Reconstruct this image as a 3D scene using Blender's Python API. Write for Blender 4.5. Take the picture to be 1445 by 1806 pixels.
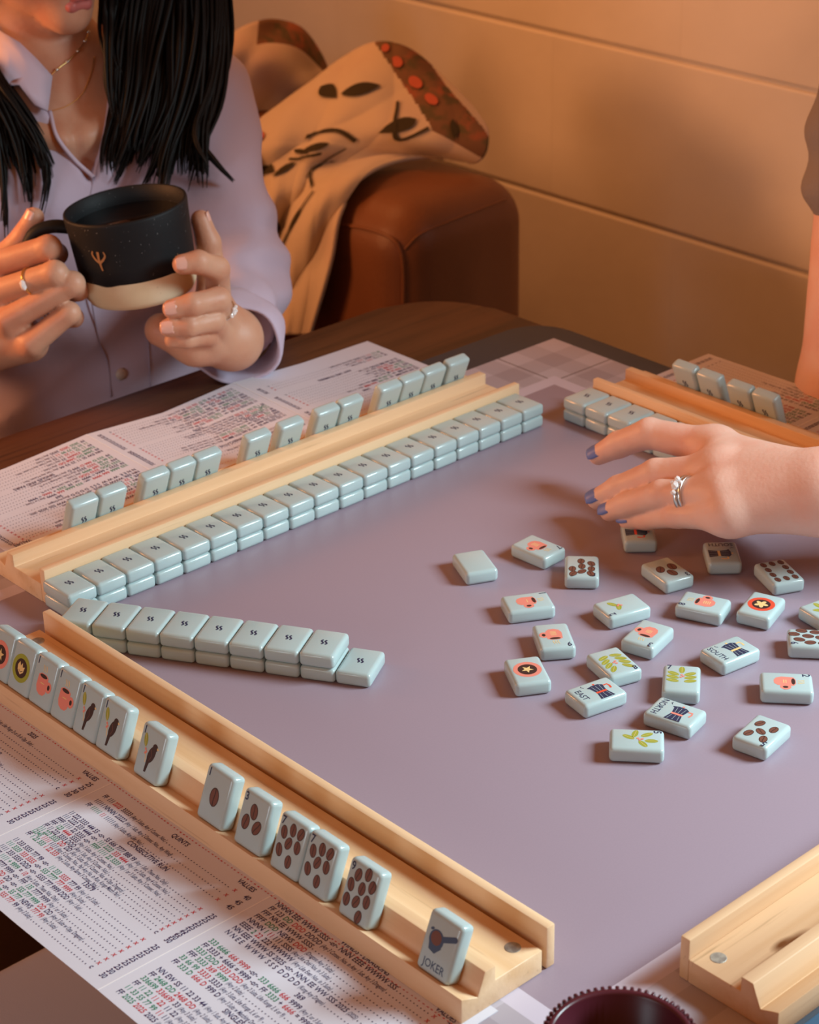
import bpy, bmesh, math, random
import numpy as np
from mathutils import Vector, Matrix, Euler
random.seed(7); rng = np.random.default_rng(7)
for o in list(bpy.data.objects): bpy.data.objects.remove(o)
scn = bpy.context.scene; COL = scn.collection
MM = 0.001   # all numbers below are millimetres; the mat's surface is z = 0

# ------------------------------------------------------------------ camera
cam = bpy.data.cameras.new('camera'); camo = bpy.data.objects.new('camera', cam); COL.objects.link(camo)
yaw, pitch, roll = (math.radians(a) for a in (48.126, -26.698, -1.198))
fwd = Vector((math.cos(yaw)*math.cos(pitch), math.sin(yaw)*math.cos(pitch), math.sin(pitch)))
rgt = Vector((math.sin(yaw), -math.cos(yaw), 0)); upv = rgt.cross(fwd)
rg2 = rgt*math.cos(roll)+upv*math.sin(roll); up2 = upv*math.cos(roll)-rgt*math.sin(roll)
camo.matrix_world = Matrix(((rg2.x, up2.x, -fwd.x, -581.8*MM), (rg2.y, up2.y, -fwd.y, -964.3*MM), (rg2.z, up2.z, -fwd.z, 628.2*MM), (0, 0, 0, 1)))
cam.sensor_fit = 'VERTICAL'; cam.sensor_height = 36; cam.lens = 3630.6/1806*36
cam.clip_start = .05; cam.clip_end = 50
cam.dof.use_dof = True; cam.dof.focus_distance = 1.15; cam.dof.aperture_fstop = 18
scn.camera = camo

# ------------------------------------------------------------------ light
w = bpy.data.worlds.new('world'); scn.world = w; w.use_nodes = True
w.node_tree.nodes['Background'].inputs[0].default_value = (1.0, .34, .10, 1)
w.node_tree.nodes['Background'].inputs[1].default_value = .36
def area(name, loc, target, size, size_y, power, col, spread=180):
    l = bpy.data.lights.new(name, 'AREA'); l.shape = 'RECTANGLE'; l.size = size*MM; l.size_y = size_y*MM
    l.energy = power; l.color = col; l.spread = math.radians(spread)
    o = bpy.data.objects.new(name, l); COL.objects.link(o); o.location = Vector(loc)*MM
    d = (Vector(target)-Vector(loc)); o.rotation_euler = d.to_track_quat('-Z', 'Y').to_euler(); return o
# daylight from a window on the right; warm room lamp overhead on the left
area('window_daylight', (860, -960, 700), (70, -470, 0), 420, 420, 9.6, (.72, .94, 1.0), 104)
area('warm_room_lamp', (560, 980, 780), (1200, 760, 160), 380, 380, 2.6, (1.0, .38, .125), 130)
area('far_window_daylight', (-1750, -420, 430), (60, 60, -60), 700, 500, 1.0, (.72, .90, 1.0), 64)
area('warm_side_fill', (-450, 950, 420), (300, 450, 110), 300, 300, 2.3, (1.0, .40, .15), 70)  # unseen fill light, added to warm and brighten the woman from the left
scn.view_settings.view_transform = 'Standard'; scn.view_settings.look = 'None'
scn.view_settings.exposure = 0.0; scn.view_settings.gamma = 1.0; scn.view_settings.use_curve_mapping = False

# ------------------------------------------------------------------ materials
MATS = {}
def mat(name, col, rough=.5, spec=.5, metal=0, bump=None, noise=None, sss=0, sheen=0, coat=0, bscale=(1, 1, 1)):
    """noise=(scale, colour2, lo, hi, stretch) mixes a second colour; bump=(scale, strength)"""
    if name in MATS: return MATS[name]
    m = bpy.data.materials.new(name); m.use_nodes = True; nt = m.node_tree; b = nt.nodes['Principled BSDF']
    b.inputs['Base Color'].default_value = (*col, 1); b.inputs['Roughness'].default_value = rough
    b.inputs['Metallic'].default_value = metal; b.inputs['Specular IOR Level'].default_value = spec
    if sss:
        b.inputs['Subsurface Weight'].default_value = sss; b.inputs['Subsurface Radius'].default_value = (1, .5, .35)
        b.inputs['Subsurface Scale'].default_value = .004
    if sheen: b.inputs['Sheen Weight'].default_value = sheen
    if coat: b.inputs['Coat Weight'].default_value = coat; b.inputs['Coat Roughness'].default_value = .08
    tc = nt.nodes.new('ShaderNodeTexCoord')
    def nz(scale, stretch, detail=4):
        mp = nt.nodes.new('ShaderNodeMapping'); mp.inputs['Scale'].default_value = stretch
        nt.links.new(tc.outputs['Object'], mp.inputs[0])
        n = nt.nodes.new('ShaderNodeTexNoise'); n.inputs['Scale'].default_value = scale; n.inputs['Detail'].default_value = detail
        nt.links.new(mp.outputs[0], n.inputs['Vector']); return n
    if noise:
        for (scale, c2, lo, hi, stretch) in (noise if isinstance(noise, list) else [noise]):
            n = nz(scale, stretch); r = nt.nodes.new('ShaderNodeMapRange'); r.inputs[1].default_value = lo; r.inputs[2].default_value = hi
            nt.links.new(n.outputs[0], r.inputs[0])
            mx = nt.nodes.new('ShaderNodeMix'); mx.data_type = 'RGBA'; nt.links.new(r.outputs[0], mx.inputs[0])
            src = b.inputs['Base Color']
            if src.is_linked: nt.links.new(src.links[0].from_socket, mx.inputs[6])
            else: mx.inputs[6].default_value = src.default_value
            mx.inputs[7].default_value = (*c2, 1); nt.links.new(mx.outputs[2], src)
    if bump:
        n = nz(bump[0], bscale); bp = nt.nodes.new('ShaderNodeBump'); bp.inputs['Strength'].default_value = bump[1]; bp.inputs['Distance'].default_value = .002
        nt.links.new(n.outputs[0], bp.inputs['Height']); nt.links.new(bp.outputs[0], b.inputs['Normal'])
    MATS[name] = m; return m

def pine(name, axis, base, dark, knots=()):
    if name in MATS: return MATS[name]
    st = [70, 70, 70]; st[axis] = 3.0
    fine = [260, 260, 260]; fine[axis] = 9
    m = mat(name, base, .42, .4, noise=[(1.0, dark, .45, .72, tuple(st)), (1.0, tuple(c*.62 for c in dark), .66, .8, tuple(fine))], bump=(1.0, .12), bscale=tuple(fine))
    nt = m.node_tree; b = nt.nodes['Principled BSDF']
    for (kx, ky, kz, ra, rb) in knots:
        tc = nt.nodes.new('ShaderNodeTexCoord'); mp = nt.nodes.new('ShaderNodeMapping'); mp.vector_type = 'POINT'
        sc = [1000/rb]*3; sc[axis] = 1000/ra
        mp.inputs['Scale'].default_value = sc; mp.inputs['Location'].default_value = [-k*MM*s for k, s in zip((kx, ky, kz), sc)]
        nt.links.new(tc.outputs['Object'], mp.inputs[0])
        ln = nt.nodes.new('ShaderNodeVectorMath'); ln.operation = 'LENGTH'; nt.links.new(mp.outputs[0], ln.inputs[0])
        r = nt.nodes.new('ShaderNodeMapRange'); r.inputs[1].default_value = 1.0; r.inputs[2].default_value = .25; nt.links.new(ln.outputs['Value'], r.inputs[0])
        mx = nt.nodes.new('ShaderNodeMix'); mx.data_type = 'RGBA'; nt.links.new(r.outputs[0], mx.inputs[0])
        nt.links.new(b.inputs['Base Color'].links[0].from_socket, mx.inputs[6]); mx.inputs[7].default_value = (.20, .07, .02, 1)
        nt.links.new(mx.outputs[2], b.inputs['Base Color'])
    return m

TILE = mat('tile_resin', (.43, .545, .555), .17, .5, sss=.15)
NAVY = mat('navy_ink', (.022, .035, .085), .4)
BROWN = mat('brown_ink', (.17, .065, .045), .45)
DBROWN = mat('dark_brown_ink', (.045, .022, .02), .45)
PINK = mat('pink_ink', (.78, .25, .19), .4)
RED = mat('red_ink', (.75, .085, .04), .4)
GOLD = mat('gold_ink', (.82, .58, .25), .35)
OLIVE = mat('olive_ink', (.33, .35, .045), .4)
STEEL = mat('magnet_steel', (.42, .39, .34), .5, metal=.5, noise=(300, (.3, .27, .24), .4, .6, (1, 1, 1)))
CARD = mat('card_paper', (.68, .67, .75), .55, .3)
INKB = mat('card_ink_navy', (.035, .022, .10), .6)
INKR = mat('card_ink_red', (.55, .04, .06), .6)
INKG = mat('card_ink_green', (.03, .24, .14), .6)
WALL = mat('painted_block', (.80, .74, .66), .75, .2, bump=(60, .25), noise=(6, (.74, .68, .60), .35, .65, (1, 1, 1)))
LEATHER = mat('brown_leather', (.17, .062, .024), .48, .3, bump=(240, .18), noise=(9, (.135, .048, .018), .4, .65, (1, 1, 1)))
FLOORM = mat('dark_floor', (.05, .02, .014), .6, noise=(14, (.09, .05, .02), .5, .62, (1, 1, 1)))
WOOD = mat('walnut_table', (.105, .038, .016), .45, .25, noise=[(1.0, (.038, .013, .006), .44, .62, (2.6, 24, 24)), (1.0, (.05, .017, .008), .5, .72, (8, 170, 170))], bump=(1.0, .06), bscale=(10, 190, 190))

# ------------------------------------------------------------------ mesh helpers
def link(o, parent=None):
    COL.objects.link(o)
    if parent is not None: o.parent = parent
    return o
def mk(name, verts, faces, mats, parent=None, smooth=False, idx=None, loc=None):
    """verts in mm"""
    me = bpy.data.meshes.new(name)
    v = np.asarray(verts, float)*MM
    me.from_pydata([tuple(q) for q in v], [], [tuple(f) for f in faces])
    for m in (mats if isinstance(mats, (list, tuple)) else [mats]): me.materials.append(m)
    if idx is not None: me.polygons.foreach_set('material_index', np.asarray(idx, np.int32))
    if smooth: me.polygons.foreach_set('use_smooth', np.ones(len(me.polygons), bool))
    me.update()
    o = bpy.data.objects.new(name, me); link(o, parent)
    if loc is not None: o.location = Vector(loc)*MM
    return o
def mkbig(name, v, quads, m, parent=None, smooth=True):
    me = bpy.data.meshes.new(name); v = np.asarray(v, np.float32)*MM; q = np.asarray(quads, np.int32)
    me.vertices.add(len(v)); me.vertices.foreach_set('co', v.ravel())
    me.loops.add(q.size); me.loops.foreach_set('vertex_index', q.ravel())
    me.polygons.add(len(q)); me.polygons.foreach_set('loop_start', np.arange(0, q.size, q.shape[1], dtype=np.int32))
    me.polygons.foreach_set('loop_total', np.full(len(q), q.shape[1], np.int32))
    me.materials.append(m); me.update(calc_edges=True); me.validate()
    me.polygons.foreach_set('use_smooth', np.full(len(me.polygons), smooth))
    o = bpy.data.objects.new(name, me); return link(o, parent)
def empty(name, loc):
    o = bpy.data.objects.new(name, None); o.empty_display_size = .02; link(o); o.location = Vector(loc)*MM; return o
def tag(o, label, cat, group=None):
    o['label'] = label; o['category'] = cat
    if group: o['group'] = group
    return o
def struct(o): o['kind'] = 'structure'; return o
def from_bm(name, bm, m, parent=None, smooth=True):
    bmesh.ops.scale(bm, vec=(MM,)*3, verts=bm.verts)
    me = bpy.data.meshes.new(name); bm.to_mesh(me); bm.free()
    for q in (m if isinstance(m, (list, tuple)) else [m]): me.materials.append(q)
    me.polygons.foreach_set('use_smooth', np.full(len(me.polygons), smooth))
    o = bpy.data.objects.new(name, me); return link(o, parent)
def rbox(lo, hi, r=2, seg=2, bm=None):
    bm = bm or bmesh.new(); lo, hi = Vector(lo), Vector(hi)
    g = bmesh.ops.create_cube(bm, size=1); vs = g['verts']
    for v in vs: v.co = Vector([(a+b)/2+(b-a)*c for a, b, c in zip(lo, hi, v.co)])
    if r > 0:
        es = list({e for v in vs for e in v.link_edges})
        bmesh.ops.bevel(bm, geom=es, offset=r, segments=seg, affect='EDGES', profile=.5)
    return bm
def autosmooth(o, deg=40):
    me = o.data; me.polygons.foreach_set('use_smooth', np.ones(len(me.polygons), bool)); me.set_sharp_from_angle(angle=math.radians(deg)); return o
def tube(pts, radii, sides=8, closed=False, flat=1.0, up=None):
    """tapered tube along points -> verts, quads"""
    P = np.asarray(pts, float); n = len(P); R = np.broadcast_to(np.asarray(radii, float), (n,))
    T = np.gradient(P, axis=0) if not closed else np.roll(P, -1, 0)-np.roll(P, 1, 0)
    T /= np.linalg.norm(T, axis=1)[:, None]+1e-9
    u0 = np.array(up if up is not None else ((0, 0, 1) if abs(T[0][2]) < .9 else (1, 0, 0)), float)
    V = []; F = []
    for i in range(n):
        a = u0-T[i]*(u0@T[i]); a /= np.linalg.norm(a)+1e-9; b = np.cross(T[i], a); u0 = a
        for k in range(sides):
            t = 2*math.pi*k/sides; V.append(P[i]+R[i]*(flat*math.cos(t)*a+math.sin(t)*b))
    for i in range(n if closed else n-1):
        j = (i+1) % n
        for k in range(sides): F.append((i*sides+k, i*sides+(k+1) % sides, j*sides+(k+1) % sides, j*sides+k))
    if not closed:
        F.append(tuple(range(sides))[::-1]); F.append(tuple((n-1)*sides+k for k in range(sides)))
    return V, F
def spline(pts, n):
    """Catmull-Rom through points"""
    P = np.asarray(pts, float); P = np.vstack([2*P[0]-P[1], P, 2*P[-1]-P[-2]]); out = []
    m = len(P)-3
    for s in np.linspace(0, m-1e-6, n):
        i = int(s); t = s-i; a, b, c, d = P[i:i+4]
        out.append(.5*((2*b)+(-a+c)*t+(2*a-5*b+4*c-d)*t*t+(-a+3*b-3*c+d)*t**3))
    return np.array(out)
def lathe(profile, seg=48):
    V = []; F = []
    for r, z in profile:
        for k in range(seg):
            t = 2*math.pi*k/seg; V.append((r*math.cos(t), r*math.sin(t), z))
    for i in range(len(profile)-1):
        for k in range(seg): F.append((i*seg+k, i*seg+(k+1) % seg, (i+1)*seg+(k+1) % seg, (i+1)*seg+k))
    return V, F
class Acc:
    """collect polygons with per-face material"""
    def __init__(s): s.v = []; s.f = []; s.i = []; s.m = []
    def add(s, V, F, m):
        if m not in s.m: s.m.append(m)
        o = len(s.v); s.v += [tuple(q) for q in V]; s.f += [tuple(a+o for a in f) for f in F]; s.i += [s.m.index(m)]*len(F)
    def build(s, name, parent=None, smooth=False): return mk(name, s.v, s.f, s.m, parent, smooth, s.i)

# text as flat mesh
_tc = {}
def text_geo(txt, size, sx=1.0, align='LEFT', bold=0.0, shear=0.0):
    key = (txt, size, sx, align, bold, shear)
    if key in _tc: return _tc[key]
    cu = bpy.data.curves.new('t', 'FONT'); cu.body = txt; cu.size = size; cu.align_x = align; cu.resolution_u = 2; cu.offset = bold; cu.shear = shear
    o = bpy.data.objects.new('t', cu); COL.objects.link(o); dg = bpy.context.evaluated_depsgraph_get()
    me = bpy.data.meshes.new_from_object(o.evaluated_get(dg))
    V = np.zeros(len(me.vertices)*3); me.vertices.foreach_get('co', V); V = V.reshape(-1, 3); V[:, 0] *= sx
    F = [tuple(p.vertices) for p in me.polygons]
    bpy.data.objects.remove(o); bpy.data.curves.remove(cu); bpy.data.meshes.remove(me)
    _tc[key] = (V, F); return V, F

# ---- signed-distance modelling (people, cloth): smooth union of tapered capsules, meshed by surface nets
def cap(a, b, ra, rb):
    a = np.array(a, float); b = np.array(b, float); d = b-a; L2 = d@d+1e-9
    def f(p):
        q = p-a; t = np.clip((q@d)/L2, 0, 1); return np.linalg.norm(q-t[:, None]*d, axis=1)-(ra+(rb-ra)*t)
    return f
def ell(c, r, ax=None):
    c = np.array(c, float); r = np.array(r, float); A = np.eye(3) if ax is None else np.array(ax, float)
    def f(p):
        q = (p-c)@A.T; k0 = np.linalg.norm(q/r, axis=1); k1 = np.linalg.norm(q/(r*r), axis=1)+1e-9; return k0*(k0-1)/k1
    return f
def smin(a, b, k):
    if k <= 0: return np.minimum(a, b)
    h = np.maximum(k-np.abs(a-b), 0)/k; return np.minimum(a, b)-h*h*k*.25
def union(fs, k):
    def f(p):
        d = fs[0](p)
        for g in fs[1:]: d = smin(d, g(p), k)
        return d
    return f
def nets(f, lo, hi, h):
    lo = np.array(lo, float); n = np.ceil((np.array(hi)-lo)/h).astype(int)+1
    xs = [lo[i]+h*np.arange(n[i]) for i in range(3)]
    v = np.empty(n, np.float32)
    Y, Z = np.meshgrid(xs[1], xs[2], indexing='ij')
    step = max(1, int(400000/(n[1]*n[2])))
    for i in range(0, n[0], step):
        X = xs[0][i:i+step]; P = np.empty((len(X), n[1], n[2], 3)); P[..., 0] = X[:, None, None]; P[..., 1] = Y; P[..., 2] = Z
        v[i:i+step] = f(P.reshape(-1, 3)).reshape(len(X), n[1], n[2])
    ins = v < 0
    c = sum(ins[i:n[0]-1+i, j:n[1]-1+j, k:n[2]-1+k].astype(np.int8) for i in (0, 1) for j in (0, 1) for k in (0, 1))
    act = (c > 0) & (c < 8); cells = np.argwhere(act); idx = -np.ones(act.shape, np.int64); idx[act] = np.arange(len(cells))
    acc = np.zeros((len(cells), 3)); cnt = np.zeros(len(cells))
    cor = [(i, j, k) for i in (0, 1) for j in (0, 1) for k in (0, 1)]
    for a in cor:
        for ax in range(3):
            if a[ax]: continue
            b = list(a); b[ax] = 1
            va = v[cells[:, 0]+a[0], cells[:, 1]+a[1], cells[:, 2]+a[2]]; vb = v[cells[:, 0]+b[0], cells[:, 1]+b[1], cells[:, 2]+b[2]]
            m = (va < 0) != (vb < 0); t = np.where(m, va/(va-vb+1e-12), 0)
            p = np.tile(np.array(a, float), (len(cells), 1)); p[:, ax] = t
            acc[m] += p[m]; cnt[m] += 1
    V = (cells+acc/cnt[:, None])*h+lo
    Q = []
    for ax in range(3):
        o1, o2 = [(1, 2), (2, 0), (0, 1)][ax]
        s0 = [slice(None)]*3; s1 = [slice(None)]*3; s0[ax] = slice(0, -1); s1[ax] = slice(1, None)
        A = ins[tuple(s0)]; B = ins[tuple(s1)]; e = np.argwhere(A != B)
        e = e[(e[:, o1] > 0) & (e[:, o2] > 0) & (e[:, o1] < n[o1]-1) & (e[:, o2] < n[o2]-1)]
        flip = A[e[:, 0], e[:, 1], e[:, 2]]
        def cell(d1, d2):
            q = e.copy(); q[:, o1] -= d1; q[:, o2] -= d2; return idx[q[:, 0], q[:, 1], q[:, 2]]
        q = np.stack([cell(1, 1), cell(0, 1), cell(0, 0), cell(1, 0)], 1)
        q[~flip] = q[~flip][:, ::-1]; Q.append(q)
    return V, np.vstack(Q)
def nets_obj(name, f, lo, hi, h, m, parent, org):
    V, Q = nets(f, lo, hi, h); return mkbig(name, V-np.array(org), Q, m, parent)
# ------------------------------------------------------------------ score-card print (made first, while the scene is small)
def card_print():
    A = Acc(); COLS = {'b': INKB, 'r': INKR, 'g': INKG}
    def put(txt, u, v, size, col, sx=.8, bold=.0, shear=0., align='LEFT'):
        V, F = text_geo(txt, size, sx, align, bold, shear)
        if len(V) == 0: return u
        W = V.copy(); W[:, 0] += u; W[:, 1] += v; A.add(W, F, COLS[col]); return float(W[:, 0].max())
    def row(v, segs, note, val, u0, u1, mark='x', wide=.70):
        u = u0
        for txt, c in segs: u = put(txt, u, v, 4.5, c, wide, .06)+1.3
        if note: u = put('('+note+')', u-.3, v, 3.9, 'b', .56, .02, .18)+1.5
        end = u1-13.5
        while u < end:
            A.add([(u+.40*math.cos(t), v+.4+.40*math.sin(t), 0) for t in np.arange(6)*math.pi/3], [tuple(range(6))], INKB); u += 2.35
        if val:
            put(mark, u1-12.2, v, 4.5, 'r' if mark == 'x' else 'b', .95, .04)
            put(val, u1, v, 4.7, 'b', .85, .08, 0, 'RIGHT')
    def title(txt, u, v): put(txt, u, v, 4.5, 'b', .84, .08, 0, 'CENTER')
    def seg(s):
        out = []
        for part in s.split('|'): out.append((part[2:], part[0]))
        return out
    # middle panel
    P = [('t', 'QUINTS', 230.5, -89.3), ('t', 'VALUES', 285, -88.8),
         (-95, 'b:FF|b:111|r:2222|b:33333', 'Any 3 Suits, Any 3 Consec. Nos.', '40'),
         (-100.5, 'b:11111|b:NNNN|b:22222', 'Any 1 Suit, Any 2 Consec. Nos., Any Wind', '45'),
         (-105.7, 'b:FF|g:11111|r:11|b:11111', 'Any 3 Suits, Any Like Nos.', '45'),
         ('t', 'CONSECUTIVE RUN', 230, -109.7),
         (-116.6, 'b:11 222 3333 444 55|b:-or-|b:55 666 7777 888 99', 'Any 1 Suit, These Nos. Only', '25'),
         (-120.6, 'b:111 2222 333 4444|b:-or-|g:111 2222|r:333 4444', 'Any 1 or 2 Suits, Any 4 Consec. Nos.', '25'),
         (-124.7, 'b:FFFF 1111 22 3333|b:-or-|g:FFFF 1111 22 3333', 'Any 1 or 3 Suits, Any 3 Consec. Nos', '25'),
         (-128.6, 'b:FFF|g:123|r:4444|b:5555', 'Any 3 Suits, Any 5 Consec. Nos.', '25'),
         (-132.5, 'b:FF 11 222 3333 DDD', 'Any 1 Suit, Any 3 Consec. Nos.', '25'),
         (-136, 'g:111 222 3333|r:DD|b:DD', 'Any 3 Suits, Any 3 Consec. Nos. w Opp. Dragons', '25'),
         (-139.6, 'g:12345|r:1111|b:1111', 'Any 5 Consec. Nos., Pair Any No. in Run, Kongs Match Pair', '30'),
         (-143.2, 'b:FF|g:1 22 333|r:1 22 333', 'Any 2 Suits, Any Same 3 Consec. Nos.', '30c'),
         ('t', '13579', 230, -146.2),
         (-151, 'b:11 333 5555 777 99|b:-or-|g:11 333|r:5555|b:777 99', 'Any 1 or 3 Suits', '25'),
         (-155.2, 'g:111 3333|r:333 5555|b:-or-|g:555 7777|r:777 9999', 'Any 2 Suits', '25'),
         (-159.5, 'b:1111 333 5555 DDD|b:-or-|b:5555 777 9999 DDD', 'Any 1 Suit', '25'),
         (-163.8, 'b:FFFF|g:1111 + 9999|b:=|r:10', 'Any 2 Suits, These Nos. Only', '25'),
         (-168, 'b:FFF 135 7777 9999|b:-or-|b:FFF|g:135|b:7777 9999', 'Any 1 or 3 Suits', '25'),
         (-172.4, 'g:111 333 5555|r:DD|b:DD|b:-or-|g:555 777 9999|r:DD|b:DD', 'Any 3 Suits w Opp. Dragons', '25'),
         (-176.7, 'g:11 333|b:NEWS|r:333 55|b:-or-|g:55 777|b:NEWS|r:777 99', 'Any 2 Suits', '30'),
         (-181, 'b:1111|r:33 55|b:-or-|b:FF|g:55 77|r:555 777|b:99', 'Any 3 Suits', '30c')]
    Q = [('t', '2025', 92.5, -89.5), ('t', 'VALUES', 149, -89.5),
         (-95, 'b:FFFF|g:2025|b:222|b:222', 'Any 2 Suits, Like Pungs 2s or 5s in Opp. Suits', '25'),
         (-99.6, 'b:222 0000|r:222 5555', 'Any 2 Suits', '25'),
         (-104.2, 'g:2025|r:222 555|b:DDDD', 'Any 3 Suits', '30'),
         (-108.6, 'b:FF 222 000 222 555', 'Any 3 Suits', '30c'),
         ('t', '2468', 92.5, -113.4),
         (-118.6, 'b:222 444 6666 8888|b:-or-|g:222 444|r:6666 8888', 'Any 1 or 2 Suits', '25'),
         (-122.9, 'b:22 444 66 888|b:-or-|g:22 444 66|b:8888', 'Any 3 Suits', '25'),
         (-127.2, 'g:FF 2222|r:4444 66|b:88', 'Any 3 Suits', '25'),
         (-131.5, 'b:FFFF|g:22 44|r:66 88', 'Any 2 Suits', '25'),
         (-135.8, 'g:222 444|r:666 888|b:DD', 'Any 3 Suits', '25'),
         (-140.1, 'b:FFF 2468|r:222 2222', 'Any 1 Suit', '25'),
         (-144.4, 'b:22 44 666 888 DDDD', 'Any 1 Suit', '30c'),
         ('t', 'ANY LIKE NUMBERS', 92.5, -151),
         (-157, 'b:FF|g:1111|b:D|r:1111|b:11', 'Any 3 Suits', '30'),
         (-161.3, 'b:FF|g:1111|b:NEWS|r:1111', 'Any 2 Suits', '25'),
         (-165.6, 'g:FF 111|r:111|b:111 DDD', 'Any 3 Suits, Any Dragon', '30c')]
    R = [('t', 'WINDS - DRAGONS', 368, -82.6), ('t', 'VALUES', 424, -82.6),
         (-87.0, 'b:NNNN EEE WWW SSSS|b:-or-|b:NNN EEEE WWWW SSS', '', '25'),
         (-91.4, 'b:FF 123|g:DD|r:DDD|b:DDDD', 'Any 3 Consec. Nos. in Any 1 Suit, Any 3 Dragons', '25'),
         (-95.8, 'b:FFF NN EE WWW SSSS', '', '25'),
         (-100.3, 'b:FFFF|g:DDD|b:NEWS|r:DDD', 'Dragons Any 2 Suits', '25'),
         (-104.7, 'b:NNNN|g:1|r:11|b:111 SSSS', 'Any Like Odd Nos. in 3 Suits', '25'),
         (-109.2, 'b:EEEE|g:2|r:22|b:222 WWWW', 'Any Like Even Nos. in 3 Suits', '25'),
         (-113.8, 'b:NN EEE WWW SS 2025|b:-or-|b:NNN EE WW SSS 2025', '2025', '30'),
         (-118.3, 'b:N N E E  W W W  S S S  D D D D', 'Kong Any Dragon', '30c'),
         ('t', '369', 368, -123.2),
         (-128.2, 'g:333 6666|r:666 9999|b:-or-|g:333 6666|r:666|b:9999', 'Any 2 or 3 Suits', '25'),
         (-132.6, 'b:FF 3333 + 6666 = 9999|b:-or-|b:FF|g:3333|b:+|r:6666|b:= 9999', '', '25'),
         (-136.8, 'g:3333 DDD|r:3333 DDD', 'Any 2 Suits, Like Kongs 3, 6 or 9', '25'),
         (-141.2, 'b:FFF|g:3333|r:369|g:9999', 'Any 2 Suits', '25'),
         (-145.7, 'g:33 66 99|r:3333|b:3333', 'Any 3 Suits, Like Kongs 3, 6 or 9', '30'),
         (-150.2, 'b:FF|g:333 D|r:666 D|b:999 D', 'Any 3 Suits w Matching Dragons', '30c'),
         ('t', 'SINGLES AND PAIRS', 368, -154.4),
         (-159, 'b:NN EW SS 11 22 33 44', 'Any 1 Suit, Any 4 Consec. Nos.', '50c'),
         (-163.7, 'b:FF|g:2468 DD|r:2468 DD', 'Any 2 Suits', '50c'),
         (-168.2, 'g:336699|r:336699|b:33', 'Any 3 Suits', '50c'),
         (-172.9, 'b:FF|g:11 22|r:11 22|b:11 22', 'Any 3 Suits, Any 2 Consec. Nos.', '50c'),
         (-177.4, 'g:11 33 55 77 99|r:11|b:11', 'Any 3 Suits', '50c'),
         (-182, 'b:FF|g:2025|r:2025|b:2025', 'Any 3 Suits', '75c')]
    for rows, a, b in ((P, 170, 295), (Q, 33, 158), (R, 306.5, 432)):
        for r in rows:
            if r[0] == 't': title(r[1], r[2], r[3])
            else: row(r[0], seg(r[1]), r[2], r[3].rstrip('c'), a, b, 'c' if r[3].endswith('c') else 'x', .84 if a > 300 else .70)
    return A
PRINT = card_print()

def fold_z(u, amp):
    k = np.interp(u, [25, 94, 163, 231, 300, 369, 438], [0, .2, 1, .15, 1, .2, 0]); return k*amp
def score_card(loc, rot, amp, label, z0, v0=-187.5, v1=-62):
    us = np.linspace(25, 438, 61); V = []; F = []
    for u in us:
        z = fold_z(u, amp); V += [(u, v0, z), (u, v1, z*.4), (u, v1, z*.4+.3), (u, v0, z+.3)]
    for i in range(60):
        a = i*4; b = a+4; F += [(a, a+1, b+1, b), (a+1, a+2, b+2, b+1), (a+2, a+3, b+3, b+2), (a+3, a, b, b+3)]
    F += [(3, 2, 1, 0), (240, 241, 242, 243)]
    c = mk('score_card', V, F, CARD); c.location = (loc[0]*MM, loc[1]*MM, z0*MM); c.rotation_euler.z = math.radians(rot)
    W = np.array(PRINT.v); zz = fold_z(W[:, 0], amp); k = (W[:, 1]-v0)/(v1-v0); W[:, 2] = zz*(1-.6*k)+.42
    mk('printed_text', W, PRINT.f, PRINT.m, c, False, PRINT.i)
    for u in (163, 300):
        z = fold_z(u, amp); mk('fold_crease', [(u-.35, v0, z+.38), (u+.35, v0, z+.38), (u+.35, v1, z*.4+.38), (u-.35, v1, z*.4+.38)], [(0, 1, 2, 3)], mat('crease_white', (.9, .88, .9), .5), c)
    V = []; F = []
    for i in range(150):
        u = 27+i*2.7+rng.uniform(-.3, .3); z = fold_z(u, amp)*.6
        V += [(u, -83.7-rng.uniform(0, .4), z+.4), (u+rng.uniform(.6, 2.0), -83.8-rng.uniform(0, .3), z+.4), (u+1.2, -83.35, z+.4), (u+.2, -83.4, z+.4)]; F.append(tuple(range(i*4, i*4+4)))
    mk('printed_rule', V, F, INKR, c)
    return tag(c, label, 'score card')

# ------------------------------------------------------------------ room
wr = struct(rbox and from_bm('wall_right', rbox((1206, -900, -760), (1290, 1560, 1150), 0), WALL, smooth=False))
BW, BH = 400.0, 204.5
bm0 = {}
def block_bm(w_, h_):
    bm = rbox((0, -w_/2, -h_/2), (70, w_/2, h_/2), 0)
    es = [e for e in bm.edges if all(v.co.x < 1 for v in e.verts) and abs(e.verts[0].co.y-e.verts[1].co.y) > 1]
    bmesh.ops.bevel(bm, geom=es, offset=3.6, segments=4, affect='EDGES', profile=.5); return bm
for k in range(-3, 7):
    z0 = -175.5+BH*k; z1 = z0+BH
    zl, zh = max(z0+2.0, -740), min(z1-2.0, 1148)
    off = 147.5 if k % 2 else 347.5
    y = off-BW*4
    while y < 1560:
        a, b = max(y+.08, -899), min(y+BW-.08, 1559)
        if b-a > 30:
            key = (round(b-a, 1), round(zh-zl, 1))
            if key not in bm0:
                o = from_bm('block', block_bm(*key), WALL, wr, False); bm0[key] = o.data
            else: o = link(bpy.data.objects.new('block', bm0[key]), wr)
            o.location = (1200*MM, (a+b)/2*MM, (zl+zh)/2*MM)
        y += BW
struct(from_bm('wall_back', rbox((-1800, 1560, -760), (1290, 1640, 1150), 0), WALL, smooth=False))
struct(from_bm('floor', rbox((-1800, -1600, -800), (1206, 1560, -740), 0), FLOORM, smooth=False))

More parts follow.
